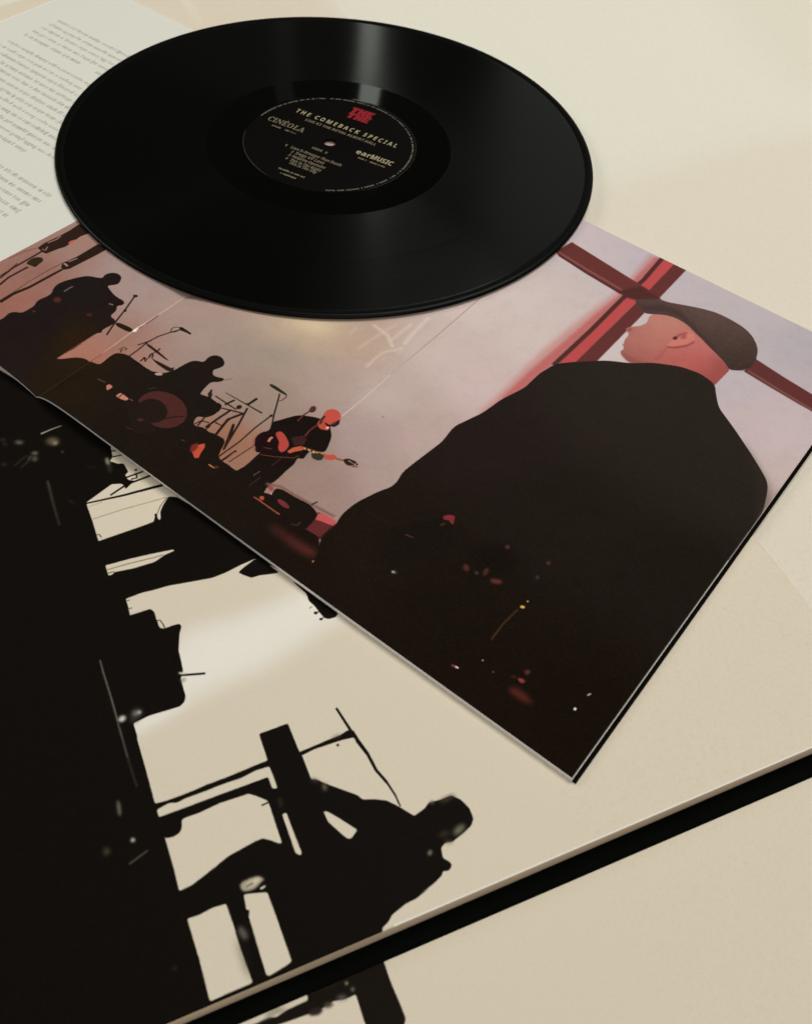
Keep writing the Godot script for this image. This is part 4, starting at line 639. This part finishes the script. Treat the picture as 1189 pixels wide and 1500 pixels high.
func _ink(wide: int, tall: int, col: Color) -> Image:
	var t := Image.create(wide, tall, false, Image.FORMAT_RGBA8)
	t.fill(col)
	return t


# ---------------------------------------------------------------- helpers
func mat(called: String, col: Color, rough: float, spec := 0.5) -> StandardMaterial3D:
	var m := StandardMaterial3D.new()
	m.resource_name = called
	m.albedo_color = col
	m.roughness = rough
	m.metallic_specular = spec
	return m


func printed(called: String, sheet: Sheet, rough: float, spec := 0.5) -> StandardMaterial3D:
	var m := mat(called, Color.WHITE, rough, spec)
	m.albedo_texture = sheet.texture()
	m.texture_repeat = false
	return m


func paper_relief(size: int, freq: float, seed_: int) -> NoiseTexture2D:
	var n := FastNoiseLite.new()
	n.seed = seed_; n.frequency = freq; n.fractal_octaves = 3
	var t := NoiseTexture2D.new()
	t.width = size; t.height = size; t.seamless = true; t.as_normal_map = true; t.bump_strength = 1.2
	t.noise = n
	return t


func thing(called: String, label: String, category: String, at := Vector3.ZERO, group := "") -> Node3D:
	var o := Node3D.new()
	o.name = called
	add_child(o, true)
	o.position = at * MM
	o.set_meta("label", label)
	o.set_meta("category", category)
	if group:
		o.set_meta("group", group)
	return o


func part(called: String, mesh: Mesh, parent: Node, at := Vector3.ZERO) -> MeshInstance3D:
	var o := MeshInstance3D.new()
	o.name = called
	o.mesh = mesh
	o.position = at * MM
	parent.add_child(o, true)
	return o


# one four-cornered face, corners given clockwise as seen from its front
func face(st: SurfaceTool, a: Vector3, b: Vector3, c: Vector3, d: Vector3, uvs := []) -> void:
	var p := [a, b, c, a, c, d]
	var order := [0, 1, 2, 0, 2, 3]
	for i in 6:
		if uvs:
			st.set_uv(uvs[order[i]])
		st.add_vertex(p[i] * MM)


func begin(m: Material) -> SurfaceTool:
	var st := SurfaceTool.new()
	st.begin(Mesh.PRIMITIVE_TRIANGLES)
	st.set_smooth_group(-1)
	st.set_material(m)
	return st


# ---------------------------------------------------------------- the booklet
func page_height(u: float, v: float) -> float:
	var a := absf(u)
	var rise := (1.0 - exp(-a / (9.0 if u >= 0 else 22.0))) * exp(-a / 80.0)
	return 8.8 + 1.4 * (1.0 - exp(-a / 8.0)) + 5.0 * rise * exp(-pow(maxf(v, 0.0) / 70.0, 2.0))


func on_page(u: float, v: float, drop := 0.0) -> Vector3:
	return ACROSS * u + UP_PAGE * v + Vector3(0, maxf(page_height(u, v) - drop, BOARD_TOP + 0.03), 0)


func page_thickness(u: float) -> float:
	return 0.55 + 0.75 * (1.0 - exp(-absf(u) / 8.0)) + 0.8 * smoothstep(80.0, 190.0, absf(u))


# a curved page block from u0 to u1: its printed top in one or two sheets, white cut edges and a white underside
func page_block(us: Array, tops: Array, edge: Material) -> ArrayMesh:
	var mesh := ArrayMesh.new()
	var rows := 40
	var high := 277.5
	for t in tops:                                    # [first column, last column, sheet, material]
		var st := begin(t[3])
		st.set_smooth_group(1)
		for i in range(t[0], t[1]):
			for j in rows:
				var v0 := high * j / rows
				var v1 := high * (j + 1) / rows
				var q := [[us[i], v0], [us[i], v1], [us[i + 1], v1], [us[i + 1], v0]]
				var uvs := []
				for e in q:
					uvs.append(t[2].uv(e[0], e[1]))
				face(st, on_page(q[0][0], q[0][1]), on_page(q[1][0], q[1][1]), on_page(q[2][0], q[2][1]), on_page(q[3][0], q[3][1]), uvs)
		st.generate_normals()
		st.commit(mesh)
	var s := begin(edge)
	for i in us.size() - 1:
		var a: float = us[i]
		var b: float = us[i + 1]
		var ta := page_thickness(a)
		var tb := page_thickness(b)
		face(s, on_page(a, 0), on_page(b, 0), on_page(b, 0, tb), on_page(a, 0, ta))
		face(s, on_page(b, high), on_page(a, high), on_page(a, high, ta), on_page(b, high, tb))
		for j in 8:
			var v0 := high * j / 8
			var v1 := high * (j + 1) / 8
			face(s, on_page(a, v0, ta), on_page(b, v0, tb), on_page(b, v1, tb), on_page(a, v1, ta))
	for u in [us[0], us[us.size() - 1]]:
		for j in rows:
			var v0 := high * j / rows
			var v1 := high * (j + 1) / rows
			var t := page_thickness(u)
			if u == us[0]:
				face(s, on_page(u, v1), on_page(u, v0), on_page(u, v0, t), on_page(u, v1, t))
			else:
				face(s, on_page(u, v0), on_page(u, v1), on_page(u, v1, t), on_page(u, v0, t))
	s.generate_normals()
	s.commit(mesh)
	return mesh


func columns(a: float, b: float, n: int, bend: float) -> Array:
	var out := []
	for i in n + 1:
		var f := float(i) / n
		out.append(a + (b - a) * pow(f, bend))
	return out


func build_booklet() -> void:
	var photo := booklet_photograph()
	var text := page_text()
	var glossy := printed("colour photograph on satin paper", photo, 0.5, 0.06)
	var matt := printed("white page with small grey text", text, 0.6, 0.35)
	var edge := mat("cut paper edge", Color8(234, 233, 232), 0.8, 0.2)
	var o := thing("open_booklet", "open square booklet with a colour concert photograph, lying under the record", "booklet", SPINE)
	var l := columns(-82.3, 0, 22, 1.0)
	var far := columns(-277, -82.3, 16, 1.0)
	far.pop_back()
	var all := far + l
	part("page", page_block(all, [[0, 16, text, matt], [16, all.size() - 1, photo, glossy]], edge), o).set_meta("label", "page with grey text above a strip of the photograph")
	part("page", page_block(columns(0, 275, 44, 1.8), [[0, 44, photo, glossy]], edge), o).set_meta("label", "page with a man in a flat cap seen from behind")
	# the dark sheet that peeps out below the page
	var st := begin(mat("dark printed sheet", Color8(14, 11, 8), 0.7, 0.06))
	var hi := 8.75
	var p := func(u, v, y): return ACROSS * u + UP_PAGE * v + Vector3(0, y, 0)
	var c := [[150.0, 0.6], [150.0, 276.0], [276.6, 276.0], [276.6, 0.1]]
	face(st, p.call(c[0][0], c[0][1], hi), p.call(c[1][0], c[1][1], hi), p.call(c[2][0], c[2][1], hi), p.call(c[3][0], c[3][1], hi))
	face(st, p.call(c[3][0], c[3][1], 8.05), p.call(c[2][0], c[2][1], 8.05), p.call(c[1][0], c[1][1], 8.05), p.call(c[0][0], c[0][1], 8.05))
	for i in 4:
		var a: Array = c[i]
		var b: Array = c[(i + 3) % 4]
		face(st, p.call(a[0], a[1], hi), p.call(b[0], b[1], hi), p.call(b[0], b[1], 8.05), p.call(a[0], a[1], 8.05))
	st.generate_normals()
	part("under_page", st.commit(), o)


# ---------------------------------------------------------------- the mounted prints
func on_board(a: float, b: float, y: float) -> Vector3:
	return ALONG * a + AWAY * b + Vector3(0, y, 0)


func board_top(st: SurfaceTool, sheet: Sheet, a0: float, a1: float, b0: float, b1: float, h0: float, h1: float) -> void:
	var q := [[a0, b0, h0], [a0, b1, h0], [a1, b1, h1], [a1, b0, h1]]
	var p := []
	var uvs := []
	for e in q:
		p.append(on_board(e[0], e[1], e[2]))
		if sheet:
			uvs.append(sheet.uv(e[0], e[1]))
	face(st, p[0], p[1], p[2], p[3], uvs)


func build_prints() -> void:
	var stage := stage_print()
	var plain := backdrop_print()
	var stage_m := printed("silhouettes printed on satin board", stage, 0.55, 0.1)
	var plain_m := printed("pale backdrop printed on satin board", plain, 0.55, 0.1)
	var black_m := mat("black print", Color8(17, 13, 9), 0.55, 0.1)
	var core := mat("grey board edge", Color8(212, 190, 163), 0.9, 0.2)
	var o := thing("mounted_print", "large cream mounted print with black band silhouettes, lying under the booklet", "print", BOARD)
	var lip := 0.5                                   # the printed paper turns over the board's edge
	var st: SurfaceTool
	var mesh := ArrayMesh.new()
	st = begin(stage_m)
	st.set_smooth_group(-1)
	board_top(st, stage, -160, 40, 0, 289, BOARD_TOP, BOARD_TOP)
	st.generate_normals()
	st.commit(mesh)
	st = begin(plain_m)
	board_top(st, plain, 40, FOLD - 0.4, 0, 289, BOARD_TOP, BOARD_TOP)
	board_top(st, plain, -160, 40, 289, 740, BOARD_TOP, BOARD_TOP)
	board_top(st, plain, 40, FOLD - 0.4, 289, 740, BOARD_TOP, BOARD_TOP)
	board_top(st, plain, FOLD - 0.4, FOLD, 0, 740, BOARD_TOP, BOARD_TOP - 0.3)
	st.generate_normals()
	st.commit(mesh)
	st = begin(black_m)
	board_top(st, null, -330, -160, 0, 740, BOARD_TOP, BOARD_TOP)
	st.generate_normals()
	st.commit(mesh)
	part("printed_face", mesh, o)
	part("turned_edge", edge_strip(stage, stage_m, mat("paper edge with painted highlight", Color8(242, 238, 228), 0.6, 0.2), black_m, lip), o)  # the edge highlight is put into a whiter paper colour
	# the board itself, inside the printed skin
	var ring := [[-330.0, -lip], [FOLD, -lip], [FOLD, 740.0], [-330.0, 740.0]]
	part("board_core", slab(ring, 0.0, BOARD_TOP - 0.3, core), o)

	# the paler board on which the large print overlaps
	var pale := thing("pale_board", "paler cream board at the far side, overlapped by the large print", "board", BOARD)
	var step := 1.6
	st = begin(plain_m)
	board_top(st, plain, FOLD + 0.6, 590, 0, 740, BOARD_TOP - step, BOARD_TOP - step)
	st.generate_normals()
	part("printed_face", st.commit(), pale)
	part("board_core", slab([[FOLD + 0.6, -0.3], [590.0, -0.3], [590.0, 740.0], [FOLD + 0.6, 740.0]], 0.0, BOARD_TOP - step - 0.2, core), pale)

	# the second print in front of it
	var other := second_stage_print()
	var other_m := printed("silhouettes printed on the second board", other, 0.55, 0.1)
	var stock := Sheet.new(0, 300, 0, 300, 2.0)
	stock.paint_plain(CREAM)
	stock.grain(0.014, 9)
	var cream_m := printed("cream print", stock, 0.55, 0.1)
	cream_m.texture_repeat = true
	var t := thing("mounted_print", "second cream mounted print in front of the large one, partly outside the frame", "print", BOARD)
	var top := ArrayMesh.new()
	st = begin(other_m)
	_trapezium(st, other, -160, 40)
	st.generate_normals()
	st.commit(top)
	st = begin(cream_m)
	_trapezium(st, stock, 40, 330)
	board_top(st, stock, 40, 330, -300, -98, 1.2, 1.2)
	board_top(st, stock, -160, 40, -300, -98, 1.2, 1.2)
	board_top(st, stock, -330, -160, -300, _front(-330), 1.2, 1.2)
	st.generate_normals()
	st.commit(top)
	part("printed_face", top, t)
	part("board_core", slab([[-330.0, -300.0], [330.0, -300.0], [330.0, _front(330) - 0.05], [-330.0, _front(-330) - 0.05]], 0.0, 1.0, mat("black board edge", Color8(26, 22, 18), 0.8, 0.2)), t)


# the far edge of the second print is not quite parallel to the first
func _front(a: float) -> float:
	return -7.504 + -0.00587 * a


func _trapezium(st: SurfaceTool, sheet: Sheet, a0: float, a1: float) -> void:
	var q := [[a0, -98.0], [a0, _front(a0)], [a1, _front(a1)], [a1, -98.0]]
	var p := []
	var uvs := []
	for e in q:
		p.append(on_board(e[0], e[1], 1.2))
		if sheet:
			uvs.append(sheet.uv(e[0], e[1]))
	face(st, p[0], p[1], p[2], p[3], uvs)


func edge_strip(stage: Sheet, stage_m: Material, highlight_m: Material, black_m: Material, lip: float) -> ArrayMesh:
	var mesh := ArrayMesh.new()
	for s in [[stage, stage_m, -160.0, -29.0], [null, highlight_m, -29.0, FOLD], [null, black_m, -330.0, -160.0]]:
		var st := begin(s[1])
		# the strip slopes from the face down to the core
		var p := [on_board(s[2], -lip, BOARD_TOP - 0.3), on_board(s[2], 0, BOARD_TOP), on_board(s[3], 0, BOARD_TOP), on_board(s[3], -lip, BOARD_TOP - 0.3)]
		var uvs := []
		if s[0]:
			for e in [[s[2], -lip], [s[2], 0.0], [s[3], 0.0], [s[3], -lip]]:
				uvs.append(s[0].uv(e[0], e[1]))
		face(st, p[0], p[1], p[2], p[3], uvs)
		st.generate_normals()
		st.commit(mesh)
	return mesh


# a flat block over a four-cornered outline
func slab(ring: Array, y0: float, y1: float, m: Material) -> ArrayMesh:
	var st := begin(m)
	var hi := []
	var lo := []
	for e in ring:
		hi.append(on_board(e[0], e[1], y1))
		lo.append(on_board(e[0], e[1], y0))
	face(st, hi[0], hi[3], hi[2], hi[1])
	face(st, lo[0], lo[1], lo[2], lo[3])
	for i in 4:
		var k := (i + 1) % 4
		face(st, hi[i], hi[k], lo[k], lo[i])
	st.generate_normals()
	return st.commit()


# ---------------------------------------------------------------- the record
# turns a profile of [radius, height] about the upright axis; u runs round, v from the rim inwards
func lathe(profile: Array, m: Material, turns := 240) -> ArrayMesh:
	var st := begin(m)
	st.set_smooth_group(1)
	for i in turns:
		var a0 := TAU * i / turns
		var a1 := TAU * (i + 1) / turns
		for k in profile.size() - 1:
			var p: Array = profile[k]
			var q: Array = profile[k + 1]
			var pts := [_turned(p, a0), _turned(p, a1), _turned(q, a1), _turned(q, a0)]
			var uvs := [Vector2(float(i) / turns, p[0] / 160.0), Vector2(float(i + 1) / turns, p[0] / 160.0), Vector2(float(i + 1) / turns, q[0] / 160.0), Vector2(float(i) / turns, q[0] / 160.0)]
			face(st, pts[3], pts[2], pts[1], pts[0], [uvs[3], uvs[2], uvs[1], uvs[0]])
	st.generate_normals()
	return st.commit()


func _turned(p: Array, a: float) -> Vector3:
	return Vector3(p[0] * cos(a), p[1], p[0] * sin(a))


# roughness along the radius: the bands of the songs and the plain rings between them
func groove_gloss() -> ImageTexture:
	var rng := RandomNumberGenerator.new()
	rng.seed = 3
	var im := Image.create(4, 1024, false, Image.FORMAT_RGB8)
	var gaps := [88.0, 107.5, 126.0]
	for j in 1024:
		var r := (j + 0.5) / 1024 * 160.0
		var v := 0.142 + rng.randf_range(-0.007, 0.007)
		for g in gaps:
			if absf(r - g) < 0.45:
				v = 0.132
		for i in 4:
			im.set_pixel(i, j, Color(v, v, v))
	return ImageTexture.create_from_image(im)


func build_record() -> void:
	var grooves := mat("vinyl grooves", Color8(4, 4, 3), 1.0, 0.5)
	grooves.roughness_texture = groove_gloss()
	grooves.anisotropy_enabled = true
	grooves.anisotropy = -0.9
	var smooth := mat("smooth vinyl", Color8(3, 3, 2), 0.04, 0.5)
	var rim := mat("vinyl rim", Color8(10, 11, 8), 0.3, 0.16)
	var o := thing("vinyl_record", "black vinyl record with black label, lying across the open booklet", "record", Vector3(0, RECORD_TOP, 0))
	# heights are measured from the top of the rim
	part("groove_area", lathe([[145.6, -0.55], [145.0, -0.5], [144.6, -0.5], [100.0, -0.5], [70.2, -0.5], [69.0, -0.5]], grooves), o)
	part("lead_out_area", lathe([[69.0, -0.5], [68.4, -0.505], [68.0, -0.51], [50.2, -0.51], [49.9, -0.51], [49.4, -0.47], [48.9, -0.49], [48.5, -0.56]], smooth), o)
	part("rim", lathe([[48.5, -2.0], [150.0, -2.0], [150.4, -1.75], [150.6, -1.3], [150.4, -0.8], [149.8, -0.3], [149.0, -0.06], [148.2, 0.0], [147.4, -0.06], [146.6, -0.3], [145.6, -0.55]], rim), o)
	var label_m := mat("black label paper", Color8(9, 8, 6), 0.6, 0.12)
	var lab := part("label", lathe([[48.5, -0.56], [48.3, -0.47], [48.0, -0.42], [20.0, -0.42], [3.9, -0.42], [3.6, -0.5], [3.6, -1.9], [3.9, -2.0], [48.5, -2.0]], label_m, 160), o)
	build_lettering(lab)


func build_lettering(lab: Node3D) -> void:
	var gold := mat("pale gold ink", Color8(158, 148, 118), 0.7, 0.1)
	var dull := mat("dull gold ink", Color8(118, 109, 90), 0.7, 0.1)
	var dim := mat("grey ink", Color8(98, 94, 82), 0.7, 0.1)
	var red := mat("red ink", Color8(136, 36, 42), 0.7, 0.1)
	var sans := SystemFont.new()
	sans.font_names = PackedStringArray(["Droid Sans"])
	sans.font_weight = 700
	var serif := SystemFont.new()
	serif.font_names = PackedStringArray(["Droid Serif"])
	serif.font_weight = 700
	_text(lab, "title_lettering", [["T H E   C O M E B A C K   S P E C I A L", -33.3, 33.6, 16.2, 3.9]], sans, gold)
	_text(lab, "subtitle_lettering", [["LIVE AT THE ROYAL ALBERT HALL", -23.6, 22.9, 11.4, 2.3]], sans, dull)
	_text(lab, "imprint_lettering", [["CINÉOLA", -42.0, -18.0, -0.4, 4.4]], serif, dull)
	_text(lab, "imprint_lettering", [["ear", 17.3, 26.2, -1.4, 4.2], ["MUSIC", 26.6, 40.2, -1.4, 4.2]], sans, gold)
	_text(lab, "side_lettering", [["SIDE", -5.4, 1.2, -11.4, 2.0], ["3", 3.0, 4.4, -11.4, 2.0]], sans, dull)
	_text(lab, "track_lettering", [["1", -19.4, -18.2, -17.8, 2.2], ["Love Is Stronger Than Death", -15.2, 17.2, -17.8, 2.4], ["Dogs Of Lust", -9.9, 8.3, -21.4, 2.4], ["2", -12.8, -11.6, -21.4, 2.2], ["Helpline Operator", -9.9, 11.3, -25.0, 2.4], ["3", -12.4, -11.2, -25.0, 2.2], ["This Is The Night", -9.0, 10.5, -28.6, 2.4], ["4", -12.0, -10.8, -28.6, 2.2], ["This Is The Day", -8.0, 9.6, -32.2, 2.4]], sans, dull)
	# lines too small to read: word-shaped marks of the same length and height
	var marks: SurfaceTool
	var pick := RandomNumberGenerator.new()
	pick.seed = 12
	for m in [[-10.0, 6.8, -38.6, 1.3], [-6.6, 3.7, -42.0, 1.3], [-36.5, -30.5, -4.2, 1.2], [-27.5, -20.5, -4.2, 1.2], [21.0, 27.0, -5.0, 1.2], [28.5, 38.0, -5.0, 1.2]]:
		marks = begin(dull)
		var x0: float = m[0]
		while x0 < m[1]:
			var x1 := minf(x0 + pick.randf_range(0.5, 0.9), m[1])
			var tall: float = m[3] * pick.randf_range(0.75, 1.1)
			face(marks, _ink_point(x0, m[2], -0.385), _ink_point(x0, m[2] + tall, -0.385), _ink_point(x1, m[2] + tall, -0.385), _ink_point(x1, m[2], -0.385))
			x0 = x1 + (0.25 if pick.randf() < 0.8 else 0.9)
		marks.generate_normals()
		part("small_lettering", marks.commit(), lab)
	# the red name block: two tight rows of leaning capitals
	var st := begin(red)
	for row in 2:
		var y0 := 34.6 if row == 0 else 28.4
		for b in [[0, 4.6, 4.0, 6.1], [1.2, 3.4, 0, 4.0], [4.9, 6.9, 0, 6.1], [7.5, 9.5, 0, 6.1], [6.9, 7.5, 2.0, 4.0], [9.8, 11.8, 0, 6.1], [11.8, 14.2, 4.4, 6.1], [11.8, 13.6, 2.3, 3.8], [11.8, 14.2, 0, 1.7]]:
			var x: float = -7.6 + (0.0 if row == 0 else 0.9)
			var q := []
			for e in [[b[0], b[2]], [b[0], b[3]], [b[1], b[3]], [b[1], b[2]]]:
				q.append(_ink_point(x + e[0] + 0.04 * e[1], y0 + e[1] + 0.05 * e[0], -0.385))
			face(st, q[0], q[1], q[2], q[3])
	st.generate_normals()
	part("emblem", st.commit(), lab)
	# small print round the label's edge, too small to read
	st = begin(dim)
	var rng := RandomNumberGenerator.new()
	rng.seed = 4
	var a := -88.0
	while a < 152.0:
		var step := rng.randf_range(0.7, 1.5)
		if rng.randf() > 0.16:
			var q := []
			for e in [[0.0, 46.7], [0.0, 47.7], [1.0, 47.7], [1.0, 46.7]]:
				var t: float = deg_to_rad(a + e[0] * step * 0.8)
				q.append(_ink_point(e[1] * sin(t), e[1] * cos(t), -0.385))
			face(st, q[0], q[1], q[2], q[3])
		a += step
	st.generate_normals()
	part("edge_lettering", st.commit(), lab)


# a point of the label: s along the lettering, t up it
func _ink_point(s: float, t: float, y: float) -> Vector3:
	var r := deg_to_rad(23.0)
	return Vector3(s * cos(r) + t * sin(r), y, s * sin(r) - t * cos(r))


# lines of lettering, each fitted between two ends: [text, from, to, baseline, height of capitals]
func _text(parent: Node3D, called: String, rows: Array, font: Font, m: Material) -> void:
	var mesh := ArrayMesh.new()
	var st := begin(m)
	for r in rows:
		var t := TextMesh.new()
		t.text = r[0]
		t.font = font
		t.font_size = 32
		t.pixel_size = 1.0
		t.depth = 0.0
		t.curve_step = 2.0
		t.horizontal_alignment = HORIZONTAL_ALIGNMENT_LEFT
		t.vertical_alignment = VERTICAL_ALIGNMENT_BOTTOM
		var arrays := t.surface_get_arrays(0)
		var vs: PackedVector3Array = arrays[Mesh.ARRAY_VERTEX]
		var index: PackedInt32Array = arrays[Mesh.ARRAY_INDEX] if arrays[Mesh.ARRAY_INDEX] != null else PackedInt32Array(range(vs.size()))
		var lo := Vector3.INF
		var hi := -Vector3.INF
		for v in vs:
			lo = lo.min(v); hi = hi.max(v)
		var caps := 0.714 * 32.0
		var floor_y := lo.y
		if r[0].contains("p") or r[0].contains("g"):
			floor_y = lo.y + 0.24 * 32.0
		for k in range(0, index.size(), 3):
			var tri := [vs[index[k]], vs[index[k + 1]], vs[index[k + 2]]]
			if (tri[1] - tri[0]).cross(tri[2] - tri[0]).z > 0.0:
				tri.reverse()
			for v in tri:
				st.add_vertex(_ink_point(lerpf(r[1], r[2], (v.x - lo.x) / (hi.x - lo.x)), r[3] + (v.y - floor_y) / caps * r[4], -0.385) * MM)
	st.generate_normals()
	st.commit(mesh)
	part(called, mesh, parent)


# ----------------------------------------------------------------
func _ready() -> void:
	# camera
	var cam := Camera3D.new()
	cam.name = "camera"
	cam.fov = 54.700
	cam.near = 0.02
	cam.far = 20.0
	cam.transform = Transform3D(Basis(Vector3(0.9937, 0.0701, -0.0874), Vector3(-0.1120, 0.6218, -0.7751), Vector3(0.0000, 0.7800, 0.6258)), Vector3(66.5007, 323.9859, 511.6018) * MM)
	var lens := CameraAttributesPhysical.new()
	lens.frustum_focal_length = 23.200
	lens.exposure_aperture = 14.0
	lens.frustum_focus_distance = 0.46
	lens.frustum_near = 0.02
	lens.frustum_far = 20.0
	cam.attributes = lens
	add_child(cam)
	cam.current = true

	# the dark room round the table
	var env := Environment.new()
	env.background_mode = Environment.BG_COLOR
	env.background_color = Color(0.02, 0.019, 0.016).linear_to_srgb()
	env.tonemap_mode = Environment.TONE_MAPPER_LINEAR
	env.tonemap_exposure = 1.0
	env.sdfgi_enabled = true
	env.ssao_enabled = true
	env.ssil_enabled = true
	var we := WorldEnvironment.new()
	we.name = "environment"
	we.environment = env
	add_child(we)

	# the soft lamp overhead, the narrow bright gap behind the table and the dim wall beside it
	lamp("ceiling_light", Vector3(0.46, 1.5, -0.4), Vector3(0.05, 0, 0.05), Vector2(1.0, 1.0), 2.1, Color(1.0, 0.985, 0.955))
	lamp("side_light", Vector3(-1.6, 1.15, -0.45), Vector3(0.0, 0, 0.0), Vector2(0.7, 0.7), 1.05, Color(1.0, 0.99, 0.975))
	lamp("front_fill", Vector3(0.5, 1.6, 1.9), Vector3(0.05, 0, 0.1), Vector2(1.6, 1.6), 2.1, Color(1.0, 0.98, 0.94))  # added fill behind the camera, brightens the board's front edge
	lamp("gap_light", Vector3(-0.247, 1.11, -3.0), Vector3(0.01, 0.0, 0.0), Vector2(0.066, 1.5), 0.04, Color(0.93, 1.0, 0.88))
	lamp("second_gap_light", Vector3(-0.56, 1.11, -3.0), Vector3(0, 0.0, 0.0), Vector2(0.06, 1.3), 0.001, Color(0.93, 1.0, 0.88))
	lamp("wall_light", Vector3(1.62, 1.45, -3.0), Vector3(1.62, 1.45, 0.0), Vector2(2.75, 2.0), 0.3, Color(1.0, 1.0, 0.9))

	# table
	var top := BoxMesh.new()
	top.size = Vector3(2.4, 0.03, 2.4)
	top.material = mat("black table", Color8(9, 10, 8), 0.8, 0.06)
	var table := MeshInstance3D.new()
	table.name = "tabletop"
	table.mesh = top
	table.position = Vector3(0.1, -0.015, 0.0)
	table.set_meta("kind", "structure")
	table.set_meta("label", "black tabletop seen in the gap between the two prints")
	add_child(table)

	build_prints()
	build_booklet()
	build_record()


func lamp(called: String, at: Vector3, target: Vector3, size: Vector2, energy: float, col: Color) -> void:
	var l := AreaLight3D.new()
	l.name = called
	l.area_size = size
	l.light_energy = energy
	l.light_color = col.linear_to_srgb()
	l.area_normalize_energy = true
	l.shadow_enabled = true
	l.area_range = 12.0
	add_child(l)
	l.look_at_from_position(at, target, Vector3.UP)
